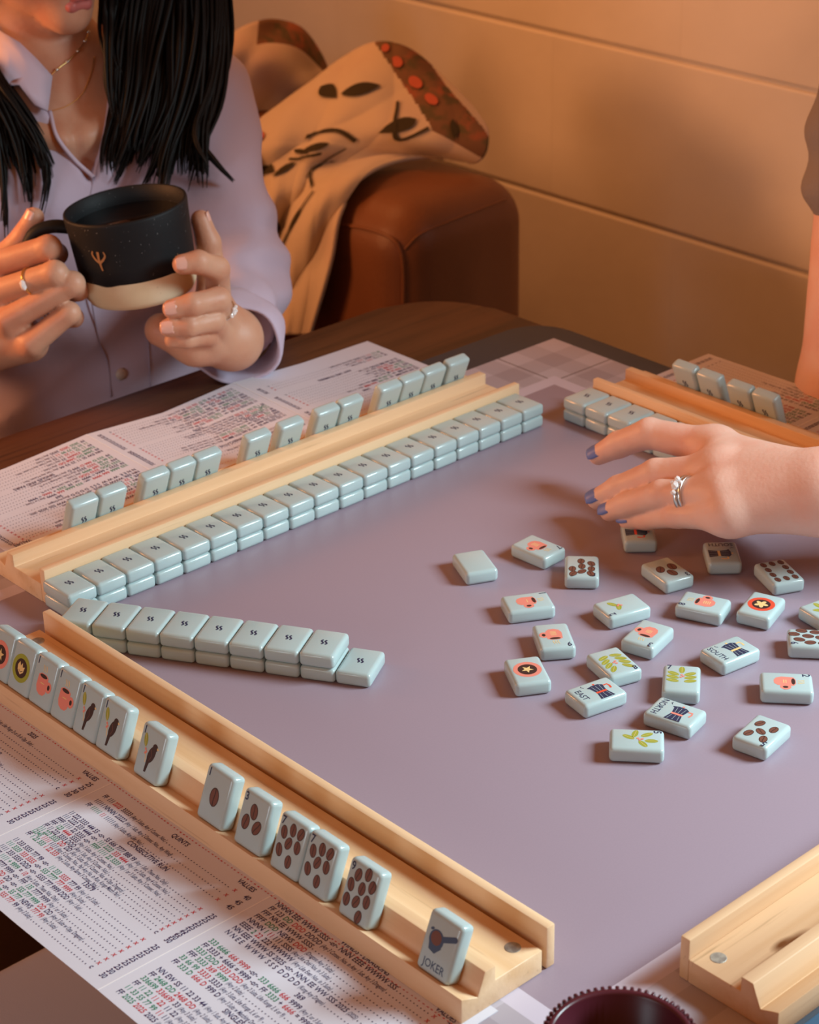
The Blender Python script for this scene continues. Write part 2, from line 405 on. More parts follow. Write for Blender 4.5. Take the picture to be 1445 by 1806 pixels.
# ------------------------------------------------------------------ table and mat
def rounded_rect(x0, x1, y0, y1, r, seg=8):
    if not isinstance(r, (tuple, list)): r = (r,)*4
    out = []
    for (cx, cy, a0, rr) in ((x1, y1, 0, r[0]), (x0, y1, 90, r[1]), (x0, y0, 180, r[2]), (x1, y0, 270, r[3])):
        sx = -1 if cx == x1 else 1; sy = -1 if cy == y1 else 1
        for k in range(seg+1):
            t = math.radians(a0+90*k/seg); out.append((cx+sx*rr+rr*math.cos(t), cy+sy*rr+rr*math.sin(t)))
    return out
def slab(name, poly, z0, z1, m, parent=None, bev=1.0):
    n = len(poly); bm = bmesh.new()
    vb = [bm.verts.new((x, y, z0)) for x, y in poly]; vt = [bm.verts.new((x, y, z1)) for x, y in poly]
    bm.faces.new(vb[::-1]); top = bm.faces.new(vt)
    for i in range(n): bm.faces.new((vb[i], vb[(i+1) % n], vt[(i+1) % n], vt[i]))
    if bev: bmesh.ops.bevel(bm, geom=list(top.edges), offset=bev, segments=3, affect='EDGES', profile=.5)
    return autosmooth(from_bm(name, bm, m, parent), 45)
tb = empty('dining_table', (190, -200, -740)); org = Vector((190, -200, -740))
t_ = slab('tabletop', [(x-190, y+200) for x, y in rounded_rect(-162, 566, -700, 272, (70, 40, 40, 40))], 717, 737.4, WOOD, tb, 4)
from_bm('apron', rbox((-300, -420, 660), (300, 400, 717), 3), WOOD, tb)
from_bm('pedestal', rbox((-55, -55, 30), (55, 55, 660), 6), mat('black_iron', (.02, .02, .02), .4, metal=.6), tb)
from_bm('foot', rbox((-260, -30, 0), (260, 30, 30), 5), MATS['black_iron'], tb); from_bm('foot', rbox((-30, -300, 0), (30, 300, 30), 5), MATS['black_iron'], tb)
tag(tb, 'dark walnut dining table under the lilac game mat', 'table')

MATDARK = mat('mat_border', (.050, .058, .075), .6, .3)
MP = dict(purple=mat('mat_lilac', (.335, .262, .325), .40, .35, noise=(900, (.325, .254, .315), .4, .7, (1, 1, 1))),
          strip=mat('mat_strip', (.60, .54, .64), .45), base=mat('mat_plaid_light', (.50, .455, .52), .45), one=mat('mat_plaid_mid', (.42, .375, .43), .45),
          two=mat('mat_plaid_dark', (.35, .305, .355), .45), line=mat('mat_line', (.10, .07, .07), .5))
gm = slab('game_mat', rounded_rect(-364, 348, -366, 365.5, 36), -2.5, -.25, MATDARK, None, .6)
gm.location = (217.9*MM, -206.4*MM, 0); gm.rotation_euler.z = math.radians(-.70)
tag(gm, 'square lilac game mat with plaid edge and dark border on the table', 'game mat')
H0 = 258.75
cuts = sorted(set([s*c for s in (-1, 1) for c in (H0, H0+4.2, H0+5.3, H0+12, H0+24, H0+46, H0+67.5)]+[-H0+62*i for i in range(9)]+[-H0+62*i+26 for i in range(9)]))
cuts = [c for c in cuts if abs(c) <= H0+67.5]
A = Acc()
def plaid(x, y):
    ox, oy = abs(x)-H0, abs(y)-H0
    if ox < 0 and oy < 0: return 'purple'
    if max(ox, oy) < 12: return 'strip'
    if (oy > 12 and 4.2 < ox < 5.3) or (ox > 12 and 4.2 < oy < 5.3): return 'line'
    if (0 < ox < 12 and oy < 12) or (0 < oy < 12 and ox < 12): return 'strip'
    n = 0
    for a, b in ((x, ox), (y, oy)):
        if b > 0: n += 24 < b < 46
        else: n += ((a+H0) % 62) < 26
    return ('base', 'one', 'two')[n]
for i in range(len(cuts)-1):
    for j in range(len(cuts)-1):
        x0, x1, y0, y1 = cuts[i], cuts[i+1], cuts[j], cuts[j+1]
        A.add([(x0, y0, -.05), (x1, y0, -.05), (x1, y1, -.05), (x0, y1, -.05)], [(0, 1, 2, 3)], MP[plaid((x0+x1)/2, (y0+y1)/2)])
A.build('printed_panel', gm)

score_card((0, 0), -90, 1.0, 'printed score card in the foreground under the rack of face-up tiles', .02)
score_card((461, 30.5), 180, 5.0, 'printed score card between the woman and her tile rack', .02)
score_card((423, -432.5), 90, 1.0, 'printed score card by the wall behind the far orange-lit rack', .02)
bc = from_bm('score_card', rbox((0, 0, 0), (400, 118, .8), .3, 1), mat('blue_card', (.09, .27, .52), .5), None)
bc.location = (26*MM, -658*MM, .05*MM); tag(bc, 'blue folded card at the lower right beside the nearest rack', 'score card')

# ------------------------------------------------------------------ racks
RL = 419.5
PINE = pine('pine_pale', 0, (.80, .545, .33), (.70, .43, .225))
PINEC = pine('pine_knotty', 0, (.80, .545, .33), (.70, .43, .225), [(435.5-56, 22.5, 13, 9, 3.4), (435.5-62, 25.0, 13, 14, 4.5)])
def rack(loc, rot, g, label, z=0, m=PINE):
    e = empty('tile_rack', (loc[0], loc[1], z)); e.rotation_euler.z = math.radians(rot)
    prof = [(g, 0), (g, 13), (g+30.5, 13), (g+30.5, 21.3), (g+37.3, 21.3), (g+42, 9.4), (g+52.3, 13.8), (g+52.5, 0)]
    bm = bmesh.new(); n = len(prof)
    a = [bm.verts.new((0, y, zz)) for y, zz in prof]; b = [bm.verts.new((RL, y, zz)) for y, zz in prof]
    f0 = bm.faces.new(a); f1 = bm.faces.new(b[::-1])
    for i in range(n): bm.faces.new((a[(i+1) % n], a[i], b[i], b[(i+1) % n]))
    bmesh.ops.recalc_face_normals(bm, faces=bm.faces)
    es = [x for x in bm.edges if abs(x.calc_length()-RL) < 1 or x in f0.edges or x in f1.edges]
    bmesh.ops.bevel(bm, geom=[x for x in es], offset=.55, segments=2, affect='EDGES', profile=.5)
    autosmooth(from_bm('rack_body', bm, m, e), 35)
    autosmooth(from_bm('rack_fence', rbox((0, -5.6, 0), (RL, 0, 24.1), .9, 2), m, e), 35)
    for lx in (11, RL-11):
        V, F = lathe([(.01, 13.2), (3.8, 13.2), (4.0, 13.1), (4.0, 12.9)], 20); V = [(x+lx, y+g+8.5, zz) for x, y, zz in V]
        mk('magnet', V, F, STEEL, e)
    tag(e, label, 'tile rack', 'wooden tile racks'); return e
RA = rack((2.4, 35.2), 0, 0, 'pale pine tile rack in front of the woman, beside the long tile wall')
RB = rack((-25.2, -433.1), 90.277, 3, 'pine tile rack in the foreground holding face-up picture tiles', .34)
RC = rack((435.5, -484.5), 180, 0, 'empty bright pine tile rack cut off at the lower right', 0, PINEC)
RD = rack((472, -3), -90, 0, 'orange-lit tile rack behind the reaching hand, by the wall', .34)

# ------------------------------------------------------------------ tiles
TW, TL, TD = 21.7, 30.0, 9.2
_b = from_bm('mahjong_tile', rbox((-TW/2, -TL/2, 0), (TW/2, TL/2, TD), 2.6, 4), TILE); TILE_ME = _b.data; bpy.data.objects.remove(_b)
def ellp(A, cx, cy, rx, ry, ang, m, z=0, n=20):
    c, s = math.cos(math.radians(ang)), math.sin(math.radians(ang)); V = []
    for k in range(n):
        t = 2*math.pi*k/n; x, y = rx*math.cos(t), ry*math.sin(t); V.append((cx+x*c-y*s, cy+x*s+y*c, z))
    A.add(V, [tuple(range(n))], m)
def poly(A, pts, m, z=0, cx=0, cy=0, s=1): A.add([(cx+x*s, cy+y*s, z) for x, y in pts], [tuple(range(len(pts)))], m)
def stroke(A, pts, wd, m, z=0):
    P = np.array(pts, float); T = np.gradient(P, axis=0); T /= np.linalg.norm(T, axis=1)[:, None]; N = np.stack([-T[:, 1], T[:, 0]], 1)*wd/2
    V = [(*q, z) for q in P+N]+[(*q, z) for q in P-N]; n = len(P)
    A.add(V, [(i+1, i, n+i, n+i+1) for i in range(n-1)], m)
def words(A, txt, x, y, size, m, sx=1, align='CENTER', bold=.06):
    V, F = text_geo(txt, size, sx, align, bold); W = V.copy(); W[:, 0] += x; W[:, 1] += y; A.add(W, F, m)
def bean(A, x, y, ang, s=1.0):
    ellp(A, x, y, 2.0*s, 2.95*s, ang, DBROWN, 0); ellp(A, x, y, 1.7*s, 2.65*s, ang, BROWN, .03)
    c, q = math.cos(math.radians(ang)), math.sin(math.radians(ang))
    stroke(A, [(x-q*t*2.6*s+.25*math.sin(t*3)*c, y+c*t*2.6*s+.25*math.sin(t*3)*q) for t in np.linspace(-1, 1, 7)], .38*s, DBROWN, .05)
def leaf(A, x, y, ang, L=5.2, wd=1.5):
    ellp(A, x, y, wd, L/2, ang, OLIVE, .0, 14); c, q = math.cos(math.radians(ang)), math.sin(math.radians(ang))
    stroke(A, [(x+q*L*.45, y-c*L*.45), (x, y), (x-q*L*.45, y+c*L*.45)], .22, GOLD, .05)
def num(A, t): words(A, t, -7.3, 9.2, 6.2, NAVY, .9, bold=.12)
def steam(A, x, y):
    for dx in (-1.3, 0, 1.3): stroke(A, [(x+dx+.3*math.sin(t*5), y+t*3.4) for t in np.linspace(0, 1, 8)], .42, GOLD, .03)
def cup(A, n):
    bod = [(-4.2, 3.4), (-4.6, -2.6), (-3.4, -5.4), (-1, -6.6), (2, -6.4), (3.8, -4.6), (4.2, -1), (4.1, 3.4), (2, 4.6), (-2, 4.6)]
    ellp(A, 5.3, -.8, 2.5, 2.9, 0, PINK, -.01); ellp(A, 5.4, -.8, 1.0, 1.4, 0, DBROWN, .03)
    poly(A, bod, PINK, 0); ellp(A, -.1, 3.3, 3.0, 1.0, 0, DBROWN, .03); steam(A, 0, 5.6)
    k = {'1': 1, '2': 2, '3': 3}.get(n, 4)
    for i in range(k): stroke(A, [(-1.6, -.4-i*1.1), (1.6, -.4-i*1.1)], .45, GOLD, .03)
def moka(A, word, c):
    y = 2.2
    poly(A, [(-4.6, -6.4), (4.6, -6.4), (3.3, -.8), (-3.3, -.8)], NAVY, 0, 0, y); poly(A, [(-3.4, -.9), (3.4, -.9), (3.4, .7), (-3.4, .7)], c, .04, 0, y)
    poly(A, [(-3.3, .6), (3.3, .6), (4.4, 5.6), (2.2, 7.2), (-2.2, 7.2), (-5.6, 6.2), (-4.2, 5.0)], NAVY, 0, 0, y); ellp(A, 0, 7.9+y, .7, .7, 0, c, .03)
    for dx in (-2, 0, 2): stroke(A, [(dx*.9, y+.9), (dx*1.25, y+6)], .25, TILE, .05); stroke(A, [(dx*1.1, y-1.2), (dx*1.5, y-6)], .25, TILE, .05)
    stroke(A, [(4.4, y+4.6), (6.8, y+4.8), (7.2, y+2.8), (6.6, y+.4)], 1.1, c, .02); stroke(A, [(-6.5, y+7.5), (-7.6, y+8.8), (-7, y+9.6)], .45, NAVY, .02)
    A.v = [(-(yy-4.4), xx+2.2, q) for xx, yy, q in A.v]      # the pot lies across the tile, handle toward its top
    words(A, word, 0, -10.9, 5.3, NAVY, .86)
def star(A, m, r=3.3):
    poly(A, [((r if k % 2 == 0 else r*.42)*math.sin(k*math.pi/5), (r if k % 2 == 0 else r*.42)*math.cos(k*math.pi/5)) for k in range(10)], m, .06)
def ring(A, m, kind):
    ellp(A, 0, 0, 7.2, 7.2, 0, m, 0, 32); ellp(A, 0, 0, 4.9, 4.9, 0, DBROWN, .03, 28)
    if kind == 'star': star(A, GOLD)
    elif kind == 'flower':
        for k in range(5): ellp(A, 1.9*math.cos(k*1.2566), 1.9*math.sin(k*1.2566), 1.9, 1.1, k*72, GOLD, .05+.004*k, 12)
    else:
        poly(A, [(-2.6, -1.2), (-2.9, 1.2), (-1.6, 3.2), (-.6, 1.2), (.6, 3.0), (1.2, .8), (2.8, 1.4), (2.2, -1.6), (0, -3.2)], GOLD, .05)
        stroke(A, [(-1.6, -1), (0, -1.9), (1.6, -1)], .3, DBROWN, .08)
def bird(A):
    ellp(A, 1.5, .2, 2.3, 4.4, -20, DBROWN, .02); ellp(A, 3.0, 4.0, 1.75, 1.75, 0, DBROWN, .025); poly(A, [(-.9, -2.2), (1.3, -3.0), (.1, -8.6), (-1.3, -8.8)], DBROWN, .03); stroke(A, [(.8, 2.4), (1.8, -.6), (.6, -3)], .3, BROWN, .05)
    poly(A, [(4.3, 4.6), (5.9, 3.9), (4.4, 3.4)], GOLD, .03); leaf(A, -4.2, 5.2, 12, 6.2, 1.35)
    stroke(A, [(-3.6, 2.2), (-2.4, -.6), (-1.6, -4.6)], .45, GOLD, .01)
    for q in ((-3, 1.2), (-2.2, .2), (-2.9, -.6)): ellp(A, *q, .6, .6, 0, PINK, .04, 10)
BEANS = {'1': [(0, 0, 0)], '3': [(0, 4.6, 8), (-3.6, -1.2, -8), (3.6, -1.2, -28)],
         '5': [(-4, 6.2, 20), (4, 5.4, -10), (0, 1.2, 60), (-4.2, -3.4, 0), (3.6, -4.6, -20)],
         '7': [(.4, 7.2, 5), (5, 7.4, -18), (-4.2, 4.6, 10), (-.4, 1.2, -20), (4.8, 1.6, 5), (-4.6, -3.2, 15), (1.8, -5.8, 0)],
         '8': [(-4.6, 8.4, 20), (4.6, 8.6, -20), (0, 6.2, -40), (-5, 3.2, 0), (5, 3.4, 0), (0, .6, 0), (-5, -2.6, 20), (.4, -5.2, 0)],
         '9': [(2.8, 9.6, -5), (-2.6, 7.2, -12), (6.4, 5.6, -8), (-5.2, 1.8, 8), (1.2, 2.6, -5), (5.4, -1.4, 0), (-5.6, -5, 0), (-.2, -3.8, -22), (3, -9.2, -8)],
         '10': [(-6, 10, 0), (0, 10, 0), (6, 10, 0), (-6, 3.4, 0), (6, 3.4, 0), (-6, -3.2, 0), (6, -3.2, 0), (-6, -10, 0), (0, -10, 0), (6, -10, 0)]}
LEAVES = {'2': [(-1.2, 3.4, 62), (2.6, 5, -60)], '5': [(-3.6, 5.4, 30), (1.4, 7.4, 0), (4, 3.6, -55), (-4.2, 0, 75), (-1.4, -3, 150)],
          '7': [(0, 8, 0), (-4, 4.6, 62), (4, 4.6, -62), (-4.2, 1.4, 70), (4.2, 1.4, -70), (-4.2, -1.8, 76), (4.2, -1.8, -76)],
          '8': [(-4, 7.4, 40), (4, 7.4, -40), (-4.4, 3.6, 52), (4.4, 3.6, -52), (-4.2, 0, 60), (4.2, 0, -60), (-3.4, -3.6, 70), (3.4, -3.6, -70)], '0': [(-3, 4, 50), (3, 5, -50), (0, 8, 0)]}
_pc = {}
SC = {'1': 1, '3': 1.2, '5': 1.2, '7': 1.24, '8': 1.2, '9': 1.16, '10': 1.0}
def grow(A, s): A.v = [(x*s, y*s, z) for x, y, z in A.v]
def face_mesh(kind):
    if kind in _pc: return _pc[kind]
    A = Acc(); k, _, a = kind.partition(':')
    if k == 'bean':
        for x, y, g in BEANS[a]: bean(A, x*SC[a], y*SC[a], g, {'1': 1.75, '3': 1.45, '10': 1.0}.get(a, 1.2))
        if a != '10': num(A, a)
    elif k == 'cup':
        cup(A, a); grow(A, 1.12); num(A, a)
    elif k == 'leaf':
        for x, y, g in LEAVES[a]: leaf(A, x*1.2, y*1.2-1, g, 7.4, 1.75)
        for q in ((0, 3), (1, 1.6), (-.4, .6)): ellp(A, *q, .8, .8, 0, PINK, .08, 12)
        if a != '0': num(A, a)
    elif k == 'moka':
        wd, c = a.split(','); moka(A, wd, {'r': RED, 'g': GOLD, 'p': PINK}[c]); grow(A, 1.05)
    elif k == 'ring':
        c, d = a.split(','); ring(A, {'r': RED, 'p': PINK, 'o': OLIVE}[c], d); grow(A, 1.16)
    elif k == 'bird':
        bird(A); grow(A, 1.2); num(A, '1')
    elif k == 'joker':
        BL = mat('slate_ink', (.05, .09, .16), .4)
        ellp(A, -2.4, 2.6, 4.6, 4.8, 0, BL, 0, 28); poly(A, [(-6.6, 1.4), (-5.6, -3.2), (-1.6, -4.2), (2, -.2)], BL, .01); ellp(A, -2.6, 3.2, 3.3, 3.5, 0, BROWN, .05, 24)
        stroke(A, [(1.0, 4.2), (3.2, 5.2), (6.0, 6.5), (8.2, 7.5)], 2.9, BL, .02); ellp(A, 8.2, 7.5, 1.5, 1.5, 0, BL, .03); ellp(A, -6.2, 6.6, 1.2, .7, 30, BL, .03)
        words(A, 'JOKER', .2, -11.6, 5.8, BL, .84)
    elif k == 'back':
        for dx in (-.75, .75): stroke(A, [(dx+.55*math.sin(t*6.28), t*3.2-1.6) for t in np.linspace(0, 1, 10)], .75, NAVY, 0)
        grow(A, 1.5)
    o = A.build('engraved_picture'); me = o.data; bpy.data.objects.remove(o); _pc[kind] = me; return me
NTILE = [0]
def tile(M, face, back, label, group):
    """M: world matrix in mm of the back centre, local +Z = face normal, +Y = top of the picture"""
    o = link(bpy.data.objects.new('mahjong_tile', TILE_ME)); M = M.copy(); M.translation *= MM; o.matrix_world = M
    if face:
        c = link(bpy.data.objects.new('engraved_picture', face_mesh(face)), o); c.location.z = (TD+.04)*MM
    if back:
        c = link(bpy.data.objects.new('back_mark', face_mesh('back')), o); c.rotation_euler.y = math.pi; c.location.z = -.05*MM
    NTILE[0] += 1
    return tag(o, label, 'tile', group)
ORD = 'first second third fourth fifth sixth seventh eighth ninth tenth eleventh twelfth thirteenth fourteenth fifteenth sixteenth seventeenth eighteenth nineteenth'.split()
RZ = lambda a: Matrix.Rotation(math.radians(a), 4, 'Z'); RX = lambda a: Matrix.Rotation(math.radians(a), 4, 'X'); T = Matrix.Translation
def jit(a): return random.uniform(-a, a)
# long wall by the woman's rack: 19 stacks of two
for i in range(19):
    for lv in (0, 1):
        M = T((i*22+11+jit(.1), TL/2+jit(.35), TD*(lv+1)+.05*lv)) @ RZ(jit(.5)) @ RX(180)
        tile(M, None, lv, f"pale green tile {ORD[i]} from the left in the {('lower','upper')[lv]} row of the long wall", 'long wall of face-down tiles')
# short slanting wall in front of the near rack
for i in range(9):
    for lv in (0, 1):
        if i == 8 and lv: continue
        a = 31.211; c, s = math.cos(math.radians(a)), math.sin(math.radians(a)); lx, ly = TL/2, -(i+.5)*22
        x, y = -21.07+c*lx-s*ly, -18.41+s*lx+c*ly
        M = T((x, y, TD*(lv+1)+.05*lv)) @ RZ(a-90+jit(.8)) @ RX(180)
        lb = f"pale green tile {ORD[i]} from the left in the {('lower','upper')[lv]} row of the slanting wall"
        if i == 8: lb = 'single low tile with back mark at the right end of the slanting wall'
        tile(M, None, lv or i == 8, lb, 'slanting wall of face-down tiles')
# far wall beside the orange-lit rack
for i in range(7):
    for lv in (0, 1):
        M = T((435.6+TL/2, -1.2-(i+.5)*22, TD*(lv+1)+.05*lv)) @ RZ(90+jit(.6)) @ RX(180)
        tile(M, None, lv, f"shaded tile {ORD[i]} from the far end, {('lower','upper')[lv]} row, wall under the reaching hand", 'far wall of face-down tiles')
# tiles leaning in the racks
LEAN = 21.5
def leaning(R, lx, g, face, back, label, group, tw=0):
    t = math.radians(LEAN); n = Vector((0, math.cos(t), math.sin(t))); u = Vector((0, -math.sin(t), math.cos(t))); x = u.cross(n)
    p = Vector((lx, g+42.0, 9.75))+u*TL/2+n*.25
    L = Matrix(((x.x, u.x, n.x, p.x), (x.y, u.y, n.y, p.y), (x.z, u.z, n.z, p.z), (0, 0, 0, 1)))
    Rm = T(R.location/MM) @ R.rotation_euler.to_matrix().to_4x4()
    return tile(Rm @ L @ RZ(tw), face, back, label, group)
hand = [(30.3, 'ring:p,star', 'standing tile with pink ring and star, leftmost in the near rack'), (52.0, 'ring:o,tulip', 'standing tile with olive-green ring and cream swirl in the near rack'),
        (73.8, 'cup:1', 'standing pink-cup tile numbered 1 beside the green ring tile'), (95.6, 'cup:1', 'standing pink-cup tile numbered 1 beside the bird tiles'),
        (117.6, 'bird', 'standing bird tile touching the pink-cup tile in the near rack'), (139.4, 'bird', 'standing bird tile in the middle of the three bird tiles'),
        (174.6, 'bird', 'standing bird tile set apart on its own in the near rack'), (230.4, 'bean:1', 'standing tile with one coffee bean in the near rack'),
        (260.9, 'bean:3', 'standing tile with three coffee beans in the near rack'), (289.7, 'bean:7', 'standing seven-bean tile, the left one of the touching pair'),
        (311.6, 'bean:7', 'standing seven-bean tile, the right one of the touching pair'), (341.8, 'bean:9', 'standing tile with nine coffee beans in the near rack'), (397.2, 'joker', 'standing JOKER tile with coffee portafilter at the end of near rack')]
for al, f, lb in hand: leaning(RB, RL-al, 3, f, False, lb, 'tiles standing in the near rack', jit(.5))
for i, x in enumerate([61.5, 84, 119, 141, 163, 206.5, 236, 269, 291.5, 329, 351, 373, 397]):
    leaning(RA, x-2.4, 0, None, True, f"standing tile seen from behind, {ORD[i]} from the left in the woman's rack", "tiles standing in the woman's rack", jit(.6))
for i, y in enumerate([-57, -80.5, -109, -132]):
    leaning(RD, -3-y, 0, None, True, f"shaded standing tile, {ORD[i]} from the left in the far orange-lit rack", 'tiles standing in the far rack')
# loose discards, face up: x, y, direction of the picture's top
loose = [(222.7, -128.4, 245, None, 'blank pale green tile lying loose, leftmost of the scattered tiles'), (266.3, -142.1, -86.7, 'cup:7', 'loose pink-cup tile between the blank tile and the eight-bean tile'),
         (266.5, -180.7, 223.5, 'bean:8', 'loose tile with eight coffee beans'), (209.6, -188.8, 330.4, 'cup:1', 'loose pink-cup tile below the blank tile, its cup on its side'),
         (328.6, -173.2, 227.6, 'moka:WEST,r', 'loose navy moka-pot tile with red band half under the fingers'), (301.9, -221.3, 255.2, 'bean:3', 'loose tile with three coffee beans'),
         (247.3, -232.3, 164.7, 'leaf:2', 'loose tile with two small green leaves numbered 2'), (344.6, -230.4, 227.7, 'moka:SOUTH,g', 'loose SOUTH moka-pot tile just below the hand, upside down'),
         (350, -272, 245, 'bean:10', 'loose tile with ten coffee beans round its edge'), (285.4, -264.8, 111.8, 'cup:8', 'loose pink-cup tile beside the red ring tile'),
         (308.5, -291.2, 18.2, 'ring:r,flower', 'loose tile with red ring and cream flower'), (190.9, -229.1, 234.7, 'cup:9', 'loose pink-cup tile just above the pink ring tile'),
         (151.5, -245.8, 239.3, 'ring:p,star', 'loose tile with pink ring and gold star'), (162.9, -289.3, 348.5, 'moka:EAST,r', 'loose EAST tile with navy moka pot and red handle'),
         (194.5, -274.2, 253.1, 'leaf:8', 'loose tile with eight green leaves'), (232.9, -266.2, 194.6, 'cup:3', 'loose pink-cup tile touching the eight-leaf tile'),
         (253.5, -312.4, 352.1, 'moka:SOUTH,g', 'loose SOUTH moka-pot tile in the middle right, text upright'), (208.4, -313.9, 39.3, 'leaf:7', 'loose tile with seven green leaves'),
         (178.7, -334.9, -77, 'moka:NORTH,p', 'loose NORTH moka-pot tile with pink handle'), (142.3, -339, 311.7, 'leaf:5', 'loose tile with five green leaves, nearest the camera'),
         (197.9, -381, 190, 'bean:5', 'loose tile with five coffee beans at the lower right'), (248.2, -358.3, 311.2, 'cup:2', 'loose pink-cup tile at the right, below the nine-bean tile'),
         (330.3, -324.6, 80, 'leaf:0', 'loose green-leaf tile cut off by the right edge'), (298.9, -338.1, 131, 'bean:9', 'loose nine-bean tile cut off by the right edge')]
for x, y, up, f, lb in loose: tile(T((x, y, .06)) @ RZ(up-90), f, False, lb, 'loose face-up tiles on the mat')
# ------------------------------------------------------------------ sofa, blanket
so = empty('sofa', (300, 760, -740)); SO = np.array((300, 760, -740.))
def sof(name, lo, hi, r):
    return from_bm(name, rbox(np.array(lo)-SO, np.array(hi)-SO, r, 5), LEATHER, so)
sof('seat_base', (-520, 480, -690), (700, 1000, -460), 25)
sof('seat_cushion', (-510, 470, -460), (90, 1000, -315), 45); sof('seat_cushion', (95, 470, -460), (700, 1000, -315), 45)
sof('backrest', (-520, 960, -690), (905, 1110, -30), 50)
def arm_f(p):
    c = np.array((801., 735., -360.)); q = p-c; q = np.stack([q[:, 0], q[:, 1], q[:, 2]-6*np.cos(np.clip(q[:, 0]/95, -1, 1)*1.5)*(q[:, 2] > 0)], 1)
    d = np.abs(q)-np.array((94., 262., 336.))+46; return np.linalg.norm(np.maximum(d, 0), axis=1)+np.minimum(d.max(1), 0)-46
va, qa = nets(arm_f, (695, 460, -705), (910, 1010, 0), 7.0); mkbig('armrest', va-SO, qa, LEATHER, so)
sof('armrest', (-690, 474, -690), (-522, 990, -46), 42)
for lo in ((-660, 500), (-660, 1040), (820, 500), (820, 1040)): sof('foot', (lo[0], lo[1], -740), (lo[0]+40, lo[1]+40, -690), 4)
# piped seams on the arm's front
def march(ab, f, lift=0.0):
    a, b = np.array(ab[0], float), np.array(ab[1], float); L = np.linalg.norm(b-a); d = (b-a)/L; t = 0.0
    for _ in range(200):
        v = float(f((a+d*t)[None])[0])
        if v < .3 or t > L: break
        t += max(v*.8, .3)
    return a+d*(t-lift)
for seam, r_ in (((((548.0, 400.5, 31.0), (945.0, 880.1, -178.8)), ((556.8, 391.3, 28.9), (956.8, 867.6, -181.6)), ((574.3, 372.8, 24.8), (980.5, 842.6, -187.2)), ((586.8, 356.4, 17.2), (997.4, 820.5, -197.5)), ((589.7, 347.0, 7.0), (1001.2, 807.7, -211.3)), ((585.4, 339.1, -10.4), (995.5, 797.0, -234.7)), ((577.4, 330.9, -33.1), (984.7, 786.0, -265.5)), ((571.0, 324.4, -51.3), (976.0, 777.2, -290.1))), 2.0), ((((592.6, 344.9, 7.8), (1005.2, 804.9, -210.1)), ((606.6, 340.2, 19.4), (1024.1, 798.6, -194.5)), ((628.9, 326.6, 28.9), (1054.3, 780.2, -181.6)), ((650.9, 312.7, 37.6), (1084.1, 761.4, -169.9)), ((674.1, 297.8, 46.2), (1115.3, 741.2, -158.3))), 1.1)):
    V, F = tube(spline([march(t, arm_f, .3) for t in seam], 40)-SO, r_, 8); mk('piping', V, F, LEATHER, so, True)
tag(so, 'brown leather sofa with rounded arm beside the block wall', 'sofa')

CLOTH = mat('beige_cloth', (.52, .42, .32), .85, .1, sheen=.2, bump=(500, .25), noise=(7, (.47, .34, .28), .5, .7, (1, 1, 1)))
BAND = mat('blanket_band', (.16, .085, .05), .85, .1, noise=[(26, (.26, .09, .05), .52, .6, (1, 1, 1)), (60, (.10, .075, .04), .5, .62, (1, 1, 1))])
DARKP = mat('blanket_leaf', (.045, .035, .02), .85, .1); REDP = mat('blanket_red', (.42, .10, .06), .85, .1)
bl = empty('throw_blanket', (800, 700, -46)); BO = np.array((800, 700, -46.))
Rc = spline([(898.4, 577.0, 34.0), (875.7, 528.2, 18.0), (856.5, 521.1, -6.0), (836.5, 571.2, -8.0), (792.1, 585.6, -8.0), (730.0, 559.3, -4.6), (698.0, 557.0, -32.3), (690.0, 563.2, -76.9), (685.0, 571.8, -111.4), (680.0, 592.0, -168.7)], 60)
Lc = spline([(860.0, 782.6, 31.1), (800.0, 764.7, 22.1), (745.0, 746.1, 13.8), (700.0, 714.7, 0.7), (690.0, 709.7, -31.7), (686.0, 707.9, -67.8), (684.0, 708.7, -105.4), (682.0, 709.6, -143.6), (680.0, 709.9, -175.7), (676.0, 708.2, -213.7)], 60)
def bsurf(s, t):
    i = t*59; k = np.clip(i.astype(int), 0, 58); fr = (i-k)[:, None]
    L = Lc[k]*(1-fr)+Lc[k+1]*fr; R = Rc[k]*(1-fr)+Rc[k+1]*fr
    p = L*(1-s[:, None])+R*s[:, None]
    top = np.clip(1-t*3.2, 0, 1)
    p[:, 2] += np.sin(np.pi*s)*(46*top**.8+6)
    n = np.array((-.6, -.75, .35))
    fold = 15*(np.abs(np.sin(2.0+s*5.5+t*8))-.6)*np.clip(t*4, .35, 1)+9*(np.abs(np.sin(.6+s*11-t*4))-.6)*(1-.7*s)+9*np.sin(s*13+t*5+1.2)*np.clip(t*2.2, .3, 1)*(1-.5*s)+6*np.sin(s*27-t*9)*np.clip(t*2, .2, 1)*(1-.8*s)+9*np.sin(t*19+s*5)*np.clip(1-t*1.6, 0, 1)*(1-.4*s)+5*np.sin(t*33-s*9)*np.clip(1-t*1.3, 0, 1)*np.sin(np.pi*s)
    p = p+n*fold[:, None]
    for _ in range(3):      # rest on the arm, never inside it
        d = arm_f(p); g = np.stack([arm_f(p+e)-d for e in np.eye(3)], 1); g /= np.linalg.norm(g, axis=1)[:, None]+1e-9
        p = p+g*np.clip(6-d, 0, 60)[:, None]
    return p
NS, NT = 110, 150
sg, tg = np.meshgrid(np.linspace(0, 1, NS), np.linspace(0, 1, NT), indexing='ij'); P = bsurf(sg.ravel(), tg.ravel())
Q = [(a*NT+b, (a+1)*NT+b, (a+1)*NT+b+1, a*NT+b+1) for a in range(NS-1) for b in range(NT-1)]
idx = []
for a in range(NS-1):
    for b in range(NT-1):
        s, t = a/(NS-1), b/(NT-1); edge = .40+1.9*t
        idx.append(1 if (edge < s < edge+.36 and t < .2) else 0)
